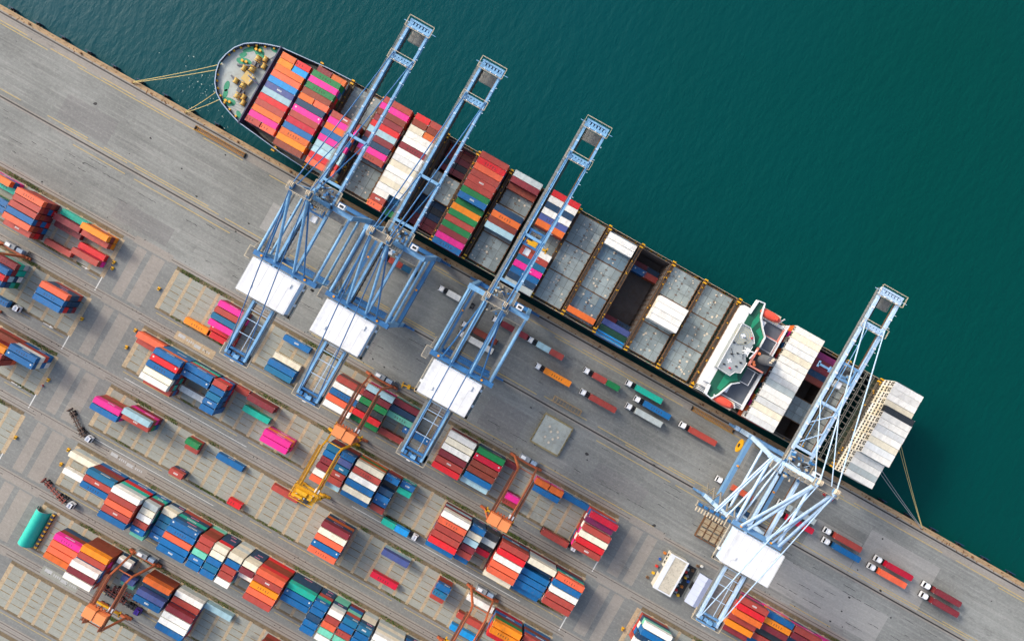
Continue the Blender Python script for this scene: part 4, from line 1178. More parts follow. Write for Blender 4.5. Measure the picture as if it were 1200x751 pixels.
# ------------------------------------------------------------------ ship-to-shore cranes
def box_leg(b, p0, p1, w, d): b.beam(p0, p1, w, d)
def sts(x, label, half, zt, main, deep, style, trolley_y):
    """Rail-mounted quay crane. Local x along the quay, y out to sea, z up; the Empty stands between the rails."""
    YW, YL, YWT = 7.0, -23.4, 3.4                       # seaward rail, landward rail, seaward frame at the top
    t = thing('quay_crane', label, 'crane', (x, 0, 0), group='quay cranes over the ship')
    P = lambda b, n, m, par=None, **k: b.build(n, m, par or t, **k)
    gx_ = 3.75
    # bogies and sill beams
    for y in (YW, YL):
        for s in (-1, 1):
            b = MB()
            for q in (-1, 1):
                b.m(0).bx(s * half + q * 2.7 - 2.3, s * half + q * 2.7 + 2.3, y - .45, y + .45, .7, 1.5)
                for w in (-1.7, -.6, .6, 1.7): b.m(1).tube((s * half + q * 2.7 + w, y - .22, .42), (s * half + q * 2.7 + w, y + .22, .42), .36, 10)
            b.m(0).bx(s * half - 3.2, s * half + 3.2, y - .5, y + .5, 1.5, 2.4)
            P(b, 'bogie', [deep, M_DARK])
        b = MB(); b.bx(-half - 1, half + 1, y - .75, y + .75, 2.4, 4.0); P(b, 'sill_beam', deep)
    # legs
    for s in (-1, 1):
        b = MB(); b.beam((s * half, YW, 4.0), (s * half, YW - .6, 17.5), 1.5, 1.8); b.beam((s * half, YW - .6, 17.5), (s * half, YWT, zt - 1.0), 1.3, 1.6); P(b, 'leg', main)
        b = MB(); b.beam((s * half, YL, 4.0), (s * half, YL, zt - 1.0), 1.3, 1.6); P(b, 'leg', main)
        b = MB(); b.bx(s * half - .85, s * half + .85, YL + .9, YW - 1.6, 15.6, 18.0); lb = P(b, 'lower_tie_beam', deep)
        b = MB(); b.bx(s * half - s * 1.1 - .5, s * half - s * 1.1 + .5, YL + 1, YW - 2, 18.02, 18.1); b.rail([(s * (half - 1.6), YL + 1), (s * (half - 1.6), YW - 2)], 18.1); P(b, 'walkway', M_GRATE, lb)
        b = MB(); b.tube((s * half, YL + .9, zt - .9), (s * half, YWT - .8, zt - .9), .56, 12); ub = P(b, 'upper_tie_beam', main)
        b = MB(); b.bx(s * half - s * 1.0 - .3, s * half - s * 1.0 + .3, YL + 1, YWT - 1, zt - 2.0, zt - 1.9); b.rail([(s * (half - 1.3), YL + 1), (s * (half - 1.3), YWT - 1)], zt - 1.9, 1.1, .09, 2.4); P(b, 'tie_walkway', M_GRATE, ub)
        b = MB(); b.tube((s * (half - .1), YWT + 1.2, 31), (s * (half - .1), YL + .8, 31), .5, 10); P(b, 'middle_tie_beam', main)
        # apex ties to the landward frame
        b = MB(); b.tube((s * 3.1, 2.6, 68.5), (s * gx_, YL + .4, zt + .4), .52, 12); P(b, 'apex_back_leg', main)
        b = MB(); b.tube((s * 3.1, 2.4, 67.0), (s * (gx_ + (4.0 if style == 1 else 2.2)), YL + .4, zt + .3), .3, 10); P(b, 'apex_back_stay', deep if style == 1 else main)
        b = MB(); b.beam((s * 3.3, YWT, zt), (s * 3.0, 2.6, 69), 1.0, 1.2); P(b, 'mast_leg', main)
        b = MB(); b.tube((s * 3.0, 2.9, 66), (s * gx_, 29.0, zt + .3), .2, 8); P(b, 'fore_stay', deep if style == 1 else main)
        b = MB(); b.tube((s * 3.0, 2.9, 69.4), (s * gx_, 61.5, zt + .3), .22, 8); P(b, 'fore_stay', deep if style == 1 else main)
        b = MB(); b.tube((s * 3.0, 2.2, 69.2), (s * (gx_ - .3), -57.5, zt + .6), .2, 8); P(b, 'back_stay', mat('stay_dark_blue', (44, 94, 142), .5, .1, .5) if style == 1 else main)
        # girders
        b = MB(); b.bx(s * gx_ - .42, s * gx_ + .42, -59.0, 11.0, zt - 2.0, zt - .05); g = P(b, 'main_girder', main)
        b = MB(); b.bx(s * (gx_ - .75) - .14, s * (gx_ - .75) + .14, -58.0, 11.0, zt - 1.9, zt - 1.6); P(b, 'trolley_rail', M_RUST, g)
        b = MB(); b.bx(s * gx_ - .44, s * gx_ + .44, 11.3, 74.6, zt - 1.9, zt); g = P(b, 'boom_girder', main)
        b = MB(); b.bx(s * (gx_ - .75) - .14, s * (gx_ - .75) + .14, 11.3, 74.0, zt - 1.8, zt - 1.5); P(b, 'trolley_rail', M_RUST, g)
        b = MB()
        for i in range(9): b.box((s * gx_ + rnd.uniform(-.1, .1), 14 + 6.6 * i + rnd.uniform(-1, 1), zt + .12), (.9, .6, .24))
        for i in range(12): b.beam((s * gx_ + s * .5, 13 + 5 * i, zt - .2), (s * gx_ + s * 1.2, 13 + 5 * i, zt + .1), .12)
        P(b, 'girder_bracket', M_PALE if style == 1 else M_WHITE, g, kind='stuff')
    # walkway with handrail along the bow-side girder, festoon along the other
    b = MB(); b.bx(-gx_ - 1.45, -gx_ - .6, -58, 74, zt - 1.4, zt - 1.3); b.rail([(-gx_ - 1.45, -58), (-gx_ - 1.45, 74)], zt - 1.3, 1.1, .09, 3.2); P(b, 'girder_walkway', M_GRATE)
    b = MB(); b.bx(-gx_ + 1.05, -gx_ + 1.25, -40, 73, zt - 1.0, zt - .8)
    for i in range(56): b.beam((-gx_ + 1.15, -38 + 2 * i, zt - .9), (-gx_ + 1.15, -37 + 2 * i, zt - 1.9), .12); b.beam((-gx_ + 1.15, -37 + 2 * i, zt - 1.9), (-gx_ + 1.15, -36 + 2 * i, zt - .9), .12)
    P(b, 'cable_festoon', M_DARK)
    # frames across the girders
    for y0, y1, big in ((72.0, 74.9, True), (59.4, 61.4, True), (28.2, 29.4, False), (10.4, 11.6, False)):
        b = MB(); b.m(0).bx(-gx_ - .55, gx_ + .55, y0, y0 + 1.0, zt - 1.7, zt + .12)
        if big:
            b.m(0).bx(-gx_ - .55, gx_ + .55, y1 - .7, y1, zt - 1.2, zt + .1)
            for i in range(6): b.box((-3 + 1.2 * i, (y0 + y1) / 2, zt - .2), (.7, 1.0, .8))
            b.m(1).bx(-gx_ - .3, gx_ + .3, y0 + 1.0, y1 - .7, zt - .9, zt - .8)
            b.m(2).rail([(-gx_ - 1.1, y0 - .6), (gx_ + 1.1, y0 - .6), (gx_ + 1.1, y1 + .6), (-gx_ - 1.1, y1 + .6), (-gx_ - 1.1, y0 - .6)], zt + .1, 1.1, .12, 1.8)
            b.m(3)
            for sx in (-2.2, 0.3, 2.4): b.tube((sx, y0 - .3, zt + .1), (sx, y0 - .3, zt + 1.5), .2, 8)
        P(b, 'boom_tip_frame' if y0 > 70 else 'boom_tie_frame', [main, M_GRATE, M_RAIL, M_WHITE])
    b = MB(); b.bx(-gx_ + .6, gx_ - .6, 68.6, 72.6, zt - 5.0, zt - 4.9); b.rail([(-3, 68.6), (3, 68.6), (3, 72.6), (-3, 72.6), (-3, 68.6)], zt - 4.9, 1.0, .09)
    for sx in (-3, 3): b.beam((sx, 71, zt - 4.9), (sx, 72.8, zt - 1.6), .14)
    P(b, 'hanging_platform', M_GRATE)
    b = MB(); b.beam((-gx_ - 2.6, 73.4, zt - .4), (gx_ + 2.6, 73.4, zt - .4), .2); P(b, 'lamp_bar', main)
    # portal beams on top of the frames
    b = MB(); b.bx(-half - .8, half + .8, YWT - .9, YWT + .9, zt - 2.6, zt - .4); P(b, 'portal_beam', main)
    ext = (half + 10.5) if style == 2 else half
    b = MB(); b.bx(-half - 1.0, half + 1.4, YL - .9, YL + .9, zt - 2.6, zt + .05); P(b, 'portal_beam', deep)
    b = MB(); b.bx(-half - .8, half + .8, YL - .7, YL + .7, 15.2, 17.4); P(b, 'lower_portal_beam', deep)
    b = MB(); b.bx(-half - .8, half + .8, YW - 1.3, YW + .1, 15.2, 17.4); P(b, 'lower_portal_beam', deep)
    # apex platform with sheaves
    b = MB()
    b.m(0).bx(-4.4, 4.4, 1.4, 4.0, 68.0, 68.15); b.m(1).rail([(-4.4, 1.4), (4.4, 1.4), (4.4, 4.0), (-4.4, 4.0), (-4.4, 1.4)], 68.15, 1.1, .12, 1.5)
    b.m(2).bx(-3.4, 3.4, 2.2, 3.2, 66.2, 67.4)
    P(b, 'apex_platform', [M_GRATE, M_RAIL, main])
    for s in (-1, 1):
        b = MB()
        b.m(0)
        for q in (-.5, 0, .5): b.tube((s * 3.0 + q - .12, 3.3, 69.6), (s * 3.0 + q + .12, 3.3, 69.6), .9, 14)
        b.m(1).bx(s * 3 - .9, s * 3 + .9, 2.6, 3.9, 68.2, 69.0)
        P(b, 'sheave_block', [M_CREAMP, deep])
    b = MB()
    for i in range(44):
        b.m(rnd.choice((0, 0, 1, 2, 3))).box((rnd.uniform(-4.6, 4.6), rnd.uniform(-1.0, 9.0), zt + rnd.uniform(.2, 1.8)), (rnd.uniform(.2, 1.1), rnd.uniform(.2, 1.1), rnd.uniform(.3, 1.6)), rnd.uniform(0, .5))
    for i in range(12):
        x0_, y0_ = rnd.uniform(-4.6, 4.6), rnd.uniform(-1, 9)
        b.m(rnd.choice((0, 2, 3))).beam((x0_, y0_, zt + rnd.uniform(.3, 2.5)), (x0_ + rnd.uniform(-2.5, 2.5), y0_ + rnd.uniform(-2.5, 2.5), zt + rnd.uniform(.3, 2.5)), .14)
    P(b, 'hinge_machinery', [M_BLUE2, M_DARK, M_RAIL, main], kind='stuff')
    # side ladders and small landings up the seaward masts
    for s in (-1, 1):
        b = MB()
        for q in range(5):
            z_ = zt + 4 + 4.4 * q
            b.m(0).bx(s * 4.0 - .8, s * 4.0 + .8, 1.0, 2.4, z_, z_ + .08); b.m(1).rail([(s * 4 - .8, 1.0), (s * 4 + .8, 1.0), (s * 4 + .8, 2.4)], z_ + .08, 1.0, .08, 1.4)
        b.m(1).beam((s * 4.0, 2.3, zt), (s * 3.8, 2.3, 68), .2)
        P(b, 'mast_ladder', [M_GRATE, M_RAIL])
    b = MB(); b.m(0).bx(-5.2, 5.2, 4.4, 9.4, zt - .2, zt - .1); b.m(1).rail([(-5.2, 4.4), (-5.2, 9.4), (5.2, 9.4), (5.2, 4.4)], zt - .1, 1.1, .12, 1.5)
    P(b, 'hinge_platform', [M_GRATE, M_RAIL])
    sx = 1 if style == 1 else -1
    b = MB(); b.m(0).bx(sx * 4.6, sx * (half - .4), YWT - 3.6, YWT - 1.0, zt - .6, zt - .5); b.m(1).rail([(sx * 4.6, YWT - 3.6), (sx * (half - .4), YWT - 3.6), (sx * (half - .4), YWT - 1.0)], zt - .5, 1.1, .12, 1.4)
    P(b, 'access_platform', [M_GRATE, M_RAIL])
    b = MB(); b.m(0).bx(6.2, 8.6, YWT + 1.0, YWT + 2.8, zt - .4, zt + 2.0); b.m(1).bx(6.7, 8.1, YWT + 1.5, YWT + 2.3, zt + 2.0, zt + 2.12); P(b, 'switch_cabin', [M_WHITE, M_DARK])
    # stairs: zigzag flights beside a landward leg
    b = MB()
    for i in range(9):
        z0, z1 = 4 + 4.3 * i, 4 + 4.3 * (i + 1)
        ya, yb = (YL + 1.6, YL + 5.2) if i % 2 else (YL + 5.2, YL + 1.6)
        b.m(0).beam((-half - 1.6, ya, z0), (-half - 1.6, yb, z1), .8, .14)
        b.m(1).beam((-half - 2.0, ya, z0 + 1), (-half - 2.0, yb, z1 + 1), .1)
        b.m(0).bx(-half - 2.1, -half - 1.1, yb - .5, yb + .5, z1 - .06, z1)
    P(b, 'stairs', [M_GRATE, M_RAIL])
    # landward side platform with railings
    b = MB(); b.m(0).bx(-half - 3.2, -half - 1.0, YL - 3.0, YL + 1.4, zt - 1.2, zt - 1.1); b.m(1).rail([(-half - 1.2, YL - 3), (-half - 3.2, YL - 3), (-half - 3.2, YL + 1.4), (-half - 1.0, YL + 1.4)], zt - 1.1, 1.1, .14, 1.5)
    P(b, 'side_platform', [M_GRATE, M_RAIL])
    b = MB()
    for px_, py_ in ((-half + 2.2, YL), (half - 3.0, YL), (-half, -6), (half, -8)): b.tube((px_, py_, zt - .1 if py_ == YL else 18.0), (px_, py_, (zt - .1 if py_ == YL else 18.0) + .5), .42, 10)
    P(b, 'warning_lamp', mat('lamp_amber', (228, 150, 24), .4))
    # machinery house on the girders behind the landward frame
    hx, y0, y1 = 9.2, YL - 13.4, YL - 1.3
    b = MB(); b.bx(-hx, hx, y0, y1, zt + .3, zt + 5.4); h = P(b, 'machinery_house', M_HOUSEW)
    b = MB(); b.bx(-hx - .2, hx + .2, y0 - .2, y1 + .2, zt + 5.4, zt + 5.7)
    b.m(1)
    for i in range(1, 6): b.bx(-hx + 3.07 * i - .06, -hx + 3.07 * i + .06, y0 - .2, y1 + .2, zt + 5.7, zt + 5.74)
    b.m(0).box((-5.6, y0 + 3.2, zt + 5.9), (1.2, 1.2, .4)).box((6.4, y1 - 2.4, zt + 5.9), (1.0, 1.6, .4)); b.m(1).rail([(-hx, y0), (hx, y0), (hx, y1), (-hx, y1), (-hx, y0)], zt + 5.7, .9, .07, 2.4)
    P(b, 'roof', [M_ROOF, M_SEAM], h)
    b = MB()
    b.m(0).bx(-hx - 1.3, hx + 1.3, y0 - 1.2, y0 - .22, zt + .1, zt + .2); b.bx(-hx - 1.3, -hx - .22, y0 - 1.2, y1, zt + .1, zt + .2); b.bx(hx + .22, hx + 1.3, y0 - 1.2, y1, zt + .1, zt + .2)
    b.m(1).rail([(-hx - 1.3, y1), (-hx - 1.3, y0 - 1.2), (hx + 1.3, y0 - 1.2), (hx + 1.3, y1)], zt + .2, 1.1, .12, 1.5)
    for i in range(9): b.m(2).bx(-6 + 1.5 * i, -5.2 + 1.5 * i, y0 - .9, y0 - .25, zt + .2, zt + 1.3)
    for px_, py_ in ((hx + .8, y1 - 2), (-hx - .8, y0 + 3), (hx + .8, y0 + 4)): b.m(2).box((px_, py_, zt + .8), (.8, .9, 1.2))
    P(b, 'house_walkway', [M_GRATE, M_RAIL, M_WHITE])
    # back reach: ladder of cross bars, end frame with the hoist gear
    b = MB()
    for y in (-38.6, -41.6, -45.0, -50.4): b.beam((-gx_, y, zt - .3), (gx_, y, zt - .3), .22)
    b.beam((.9, -38, zt - .5), (.9, -57, zt - .5), .18)
    P(b, 'cross_bar', M_PALE)
    b = MB()
    b.m(0).bx(-gx_ - 1.8, gx_ + 1.8, -60.4, -56.2, zt - 1.6, zt - 1.5)
    b.m(1).bx(-gx_, gx_, -57.0, -56.3, zt - 1.6, zt - .2); b.bx(-gx_, gx_, -60.2, -59.6, zt - 1.6, zt - .4)
    for i in range(4): b.m(1).box((-2.7 + 1.8 * i, -58.4, zt - .8), (1.1, 1.3, 1.2))
    b.m(3).box((.6, -58.6, zt + .1), (1.9, 1.2, .9))
    b.m(2).rail([(-gx_ - 1.8, -56.2), (-gx_ - 1.8, -60.4), (gx_ + 1.8, -60.4), (gx_ + 1.8, -56.2)], zt - 1.5, 1.1, .13, 1.3)
    b.m(4).box((-.4, -60.7, zt - .9), (1.4, .3, .5))
    P(b, 'rear_frame', [M_GRATE, deep, M_RAIL, M_BLUE, M_WHITE])
    b = MB(); b.bx(gx_ + .7, gx_ + 1.5, -59, YL - 1, zt - 1.6, zt - 1.5); b.rail([(gx_ + 1.5, -59), (gx_ + 1.5, YL - 13.6)], zt - 1.5, 1.1, .1, 2.6); P(b, 'rear_walkway', M_GRATE)
    if style == 2:
        # left wing platform, cable reel and side pipes of the pale crane
        b = MB()
        b.m(0).bx(-half - 15.0, -half - 1.0, YL - 1.6, YL + .3, zt - 2.2, zt - 1.9)
        for i in range(12): b.m(1).box((-half - 14.2 + 1.15 * i, YL - 2.4, zt - 1.4), (.34, 1.7, .4))
        for i in range(6): b.m(2).box((-half - 13.5 + 2.3 * i, YL + .2 - .8, zt - 1.5), (1.3, 1.0, .9))
        b.m(1).rail([(-half - 15, YL - 1.6), (-half - 15, YL + .3)], zt - 1.9, 1.1, .12)
        P(b, 'wing_platform', [M_GRATE, M_RAIL, M_BLUE2])
        b = MB(); b.tube((-half - 1.6, YL, 30), (-half - 14, YL - .6, zt - 2.2), .3, 8); P(b, 'wing_strut', main)
        for x0_, y0_, x1_ in ((-half, YWT, -half - 8), (-half + .8, YWT, -half - 7.2), (-half + 3.0, YWT - .5, -half - 3.4), (-half + 4.0, YWT - .5, -half + .8)):
            b = MB(); b.tube((x0_, y0_, zt - .6), (x1_, YL, zt - 1.6), .36, 10); P(b, 'side_pipe', main)
        b = MB(); b.tube((-half - .75, 1.2, 12), (-half - 1.15, 1.2, 12), 2.8, 22); b.m(1).tube((-half - .7, 1.2, 12), (-half - 1.3, 1.2, 12), .9, 12); P(b, 'cable_reel', [M_YEL, M_DARK])
        b = MB(); b.bx(-half - 2.4, -half - 1.0, YW - .9, YW + .9, 1.0, 3.2); P(b, 'buffer', main)
        for y0_ in (12, 20):
            b = MB(); b.tube((-gx_, y0_, zt - .4), (gx_, y0_ + (8 if (y0_ // 8) % 2 else 7), zt - .4), .2, 8); P(b, 'boom_brace', main)
        for s in (-1, 1):
            b = MB(); b.tube((s * gx_ - s * 1.3, 11.5, zt + 1.6), (s * gx_ - s * 1.3, 60, zt + 1.6), .16, 8)
            for i in range(7): b.tube((s * gx_, 12 + 8 * i, zt), (s * (gx_ - 1.3), 12 + 8 * i, zt + 1.6), .09, 6)
            P(b, 'boom_truss', M_PALE2)
        b = MB(); b.tube((3.6, 3.0, 69.2), (9.0, YL + .4, zt + .2), .34, 10); P(b, 'apex_back_stay', main)
        b = MB(); b.tube((3.6, 3.0, 69.0), (half, YL + .4, zt + .2), .5, 10); P(b, 'apex_back_stay', main)
        b = MB(); b.tube((-3.2, 2.6, 68.4), (-half + 2.2, YL + .4, zt + .2), .5, 10); P(b, 'apex_back_stay', main)
    # trolley, cab and spreader
    y = trolley_y
    b = MB()
    b.m(0).bx(-gx_ + .5, gx_ - .5, y - 3.2, y - 2.4, zt - 1.4, zt - .6); b.bx(-gx_ + .5, gx_ - .5, y + 2.4, y + 3.2, zt - 1.4, zt - .6)
    for s in (-1, 1): b.bx(s * 2.4 - .3, s * 2.4 + .3, y - 2.4, y + 2.4, zt - 1.4, zt - .7)
    b.m(1).box((-1, y, zt - .9), (1.6, 1.8, .9)).box((1.1, y + .6, zt - .9), (1.4, 1.4, .8))
    tr = P(b, 'trolley', [deep, M_DARK])
    b = MB(); b.m(0).bx(-1.2, 1.0, y - 6.0, y - 3.6, zt - 4.6, zt - 2.0); b.m(1).bx(-1.0, .8, y - 3.6, y - 3.5, zt - 4.3, zt - 2.6); P(b, 'operator_cab', [M_WHITE, M_GLASS], tr)
    zs = 30.5
    b = MB()
    b.m(0).bx(-6.0, 6.0, y - .4, y + .4, zs, zs + .5); b.bx(-6.05, -5.5, y - 1.2, y + 1.2, zs - .1, zs + .5); b.bx(5.5, 6.05, y - 1.2, y + 1.2, zs - .1, zs + .5); b.bx(-1.8, 1.8, y - 1.1, y + 1.1, zs + .5, zs + 1.2)
    b.m(1)
    for sx_ in (-1.5, 1.5):
        for sy in (-1, 1): b.tube((sx_, y + sy, zs + 1.2), (sx_ * 1.3, y + sy * 1.4, zt - 1.3), .05, 5)
    P(b, 'spreader', [M_YEL if x in (-78.5, -7.3) else deep, M_DARK], tr)
    return t
sts(-78.5, 'first blue quay crane from the bow, close beside another', 11.3, 44.5, M_BLUE, M_BLUE2, 1, 1.5)
sts(-49.4, 'second blue quay crane from the bow beside its close neighbour', 11.3, 44.5, M_BLUE, M_BLUE2, 1, 5.0)
sts(-7.3, 'third blue quay crane standing alone amidships over the trucks', 11.3, 44.5, M_BLUE, M_BLUE2, 1, 28.5)
sts(112.6, 'pale blue quay crane at the stern with yellow cable reel', 8.6, 42.5, M_PALE, M_PALE2, 2, 42.0)

# ------------------------------------------------------------------ yard gantries
def rtg(x, block, label, paintm, rail, trolley=True, roof=True, tint=None, ty=None):
    ys, yl, H = Y0[block] + 3.9, Y0[block] - 21.0, 20.5
    t = thing('yard_gantry', label, 'gantry crane', (x, (ys + yl) / 2, 0), group='rubber-tyred gantries in the yard')
    def P(b, n, m, par=None, **k):
        o = b.build(n, m, par or t, **k)
        if par is None: o.location = (0, -(ys + yl) / 2, 0)
        return o
    for y, sg in ((ys, 1), (yl, -1)):
        b = MB(); b.bx(-6.6, 6.6, y - .45, y + .45, 1.4, 2.4); P(b, 'sill_beam', paintm)
        for s in (-1, 1):
            b = MB()
            for q in (-1.1, 1.1): b.m(0).tube((s * 5.6 + q, y - .35, .78), (s * 5.6 + q, y + .35, .78), .78, 14)
            b.m(1).bx(s * 5.6 - 1.7, s * 5.6 + 1.7, y - .5, y + .5, .9, 1.5)
            b.m(1).box((s * 7.0, y, 1.3), (.9, .8, .9))
            P(b, 'wheel_bogie', [M_RUBBER, paintm])
            b = MB(); b.beam((s * 5.2, y, 2.3), (s * 3.4, y - sg * .6, H - 4.0), .7, .85); b.beam((s * 3.4, y - sg * .6, H - 4.0), (s * 3.4, y - sg * 2.2, H - .2), .7, .85); P(b, 'leg', paintm)
        b = MB(); b.beam((-3.4, y - sg * .6, H - 4.2), (3.4, y - sg * .6, H - 4.2), .35); P(b, 'cross_tie', paintm)
    for s in (-1, 1):
        b = MB(); b.bx(s * 3.4 - .34, s * 3.4 + .34, yl + 2.2, ys - 2.2, H - 1.5, H); g = P(b, 'girder', paintm)
        b = MB(); b.bx(s * 3.4 - .12, s * 3.4 + .12, yl + 1.4, ys - 1.4, H, H + .14); b.bx(s * 4.35 - .4, s * 4.35 + .4, yl + 2.2, ys - 2.2, H - .6, H - .5); b.rail([(s * 4.75, yl + 2.4), (s * 4.75, ys - 2.4)], H - .5, 1.0, .1, 2.4); P(b, 'girder_walkway', rail, g)
    b = MB(); b.m(0).bx(-3.6, 1.0, ys + .6, ys + 2.6, 1.6, 3.8); b.m(1).bx(-3.0, -1.0, ys + 1.0, ys + 2.2, 3.8, 4.2); b.m(2).bx(1.6, 4.2, ys + .7, ys + 2.2, 1.7, 3.4); b.m(3).bx(-5.0, 5.2, ys + .5, ys + 2.9, 1.45, 1.58)
    P(b, 'generator_set', [M_GREYP, M_WHITE, mat('unit_blue_grey', (132, 152, 172), .6), M_GRATE])
    if trolley:
        y = ty if ty is not None else yl + 3.2
        b = MB(); b.bx(-4.6, 4.6, y - 2.4, y + 2.4, H + .14, H + .7); tr = P(b, 'trolley', paintm)
        tr.location = (0, -(ys + yl) / 2, 0)
        if roof:
            b = MB(); b.bx(-4.4, -.1, y - 1.9, y + 2.2, H + .72, H + 2.9); b.bx(.1, 4.3, y - 2.0, y + 1.8, H + .72, H + 2.6); P(b, 'trolley_house', tint or M_ORGR, tr)
            b = MB()
            for i in range(4): b.box((-2 + 1.3 * i, y + 2.9, H + .9), (.7, .7, .7))
            b.box((-1.5, y - 2.7, H + .6), (1.2, .5, .6)); b.box((1.3, y - 2.7, H + .6), (1.0, .5, .6)); P(b, 'trolley_gear', paintm, tr)
        else:
            b = MB()
            b.m(0).tube((-3.2, y + .6, H + 1.6), (1.2, y + .6, H + 1.6), .95, 14).tube((-3, y - 1.4, H + 1.3), (0, y - 1.4, H + 1.3), .6, 12)
            b.box((2.6, y + .4, H + 1.2), (1.6, 2.2, 1.1)).box((-3.6, y - 1.6, H + 1), (1.2, 1.3, .8)); b.m(1).box((1.8, y - 1.5, H + 1.1), (1.8, 1.6, 1.2)); b.m(2)
            for i in range(6): b.box((rnd.uniform(-3.6, 3.6), y + rnd.uniform(-2, 2), H + 1.0), (.6, .5, .7))
            b.m(0).rail([(-5, y - 2.8), (5, y - 2.8), (5, y + 2.6), (-5, y + 2.6), (-5, y - 2.8)], H + .7, 1.0, .16, 1.2)
            P(b, 'hoist_gear', [M_YEL, M_DARK, M_WHITE], tr)
        b = MB(); b.m(0).bx(2.6, 4.4, y + 2.5, y + 4.2, H - 2.4, H - .2); b.m(1).bx(2.8, 4.2, y + 4.2, y + 4.26, H - 2.0, H - .7); P(b, 'cab', [M_WHITE, M_GLASS], tr)
        b = MB(); b.m(0).bx(-6, 6, y - .35, y + .35, 14.2, 14.7); b.bx(-6, -5.5, y - 1.2, y + 1.2, 14.1, 14.7); b.bx(5.5, 6, y - 1.2, y + 1.2, 14.1, 14.7); b.m(1)
        for sx_ in (-1.4, 1.4):
            for sy in (-.9, .9): b.tube((sx_, y + sy, 14.7), (sx_, y + sy, H + .2), .05, 5)
        P(b, 'spreader', [M_YEL, M_DARK], tr)
    return t
rtg(-34.6, 1, 'orange gantry with square roofs over the green-striped stack', M_ORG, M_BROWN)
rtg(33.6, 1, 'orange gantry straddling the short pink container', M_ORG, M_BROWN)
rtg(-36.6, 2, 'yellow gantry with exposed yellow hoist gear', M_YEL, mat('yellow_rail', (150, 108, 20), .7, .2, .6), roof=False)
rtg(-83.4, 5, 'rust-orange gantry near the green tent', M_ORG, M_BROWN, ty=-176.5)
rtg(44.6, 3, 'orange gantry at the bottom edge over a white container', M_ORG, M_BROWN, ty=-122.0)
rtg(-192.6, 2, 'orange gantry at the bow-end edge over blue stacks', M_ORG, M_BROWN)

# ------------------------------------------------------------------ trucks
M_CAB = mat('cab_white', (222, 224, 226), 0.35, 0.05, 0.6)
M_CHAS = mat('chassis_black', (42, 42, 46), 0.7, 0.2, 0.8, dirt=(84, 74, 64), damt=0.4)
TR = {}
def make_truck(cabm=None, trailer=True, name='truck', trailm=None):
    """Tractor and trailer heading towards -x; the origin is under the cab's middle."""
    t = bpy.data.objects.new(name, None); C.objects.link(t)
    b = MB()
    b.m(0).prism([(-1.15, -1.2), (1.15, -1.2), (1.15, 1.2), (-1.15, 1.2)], .9, 2.3)
    b.add([(-1.12, -1.15, 2.3), (1.15, -1.15, 2.3), (1.15, 1.15, 2.3), (-1.12, 1.15, 2.3), (-.75, -1.05, 3.05), (1.05, -1.05, 3.15), (1.05, 1.05, 3.15), (-.75, 1.05, 3.05)], [(4, 5, 6, 7), (0, 1, 5, 4), (1, 2, 6, 5), (2, 3, 7, 6), (3, 0, 4, 7)])
    b.m(1).add([(-1.16, -1.0, 2.32), (-1.16, 1.0, 2.32), (-.78, .95, 3.02), (-.78, -.95, 3.02)], [(0, 3, 2, 1)])
    b.bx(-.7, .3, -1.19, -1.14, 2.2, 2.9); b.bx(-.7, .3, 1.14, 1.19, 2.2, 2.9)
    b.build('cab', [cabm or M_CAB, M_GLASS], t)
    b = MB(); b.add([(.0, -.8, 3.16), (1.0, -.8, 3.16), (1.0, .8, 3.16), (.0, .8, 3.16), (.3, -.7, 3.42), (1.0, -.75, 3.6), (1.0, .75, 3.6), (.3, .7, 3.42)], [(4, 5, 6, 7), (0, 1, 5, 4), (1, 2, 6, 5), (2, 3, 7, 6), (3, 0, 4, 7)])
    b.build('roof_deflector', cabm or M_CAB, t)
    b = MB(); b.bx(-.9, 5.2, -.45, .45, .75, 1.1); b.bx(1.4, 2.6, -1.15, -.6, .5, 1.05); b.bx(1.4, 2.6, .6, 1.15, .5, 1.05); b.tube((1.4, .95, 1.0), (1.4, .95, 3.0), .09, 8); b.tube((3.6, 0, 1.1), (3.6, 0, 1.25), .6, 12)
    b.build('frame', M_CHAS, t)
    for x, tw in ((-.2, 0), (3.3, 1), (4.6, 1)):
        for s in (-1, 1):
            b = MB(); b.tube((x, s * 1.2, .5), (x, s * (.85 if not tw else .6), .5), .5, 12); b.build('wheel', M_RUBBER, t)
    b = MB(); b.bx(-1.28, -1.16, -1.2, 1.2, .5, .95); b.build('bumper', M_CHAS, t)
    if trailer:
        b = MB()
        for s in (-1, 1): b.bx(2.9, 15.3, s * .55 - .12, s * .55 + .12, 1.15, 1.45)
        for i in range(7): b.bx(3.0 + 2.0 * i, 3.25 + 2.0 * i, -1.2, 1.2, 1.2, 1.42)
        b.bx(15.2, 15.45, -1.2, 1.2, .9, 1.45)
        tr = b.build('trailer', trailm or M_CHAS, t)
        for x in (11.6, 12.9, 14.2):
            for s in (-1, 1):
                b = MB(); b.tube((x, s * 1.2, .5), (x, s * .55, .5), .5, 12); b.build('trailer_wheel', M_RUBBER, tr)
        for s in (-1, 1):
            b = MB(); b.bx(15.45, 15.5, s * .8 - .2, s * .8 + .2, 1.0, 1.2); b.build('tail_lamp', mat('tail_lamp_red', (150, 20, 20), .4), tr)
    return t
proto = make_truck()
first = [True]
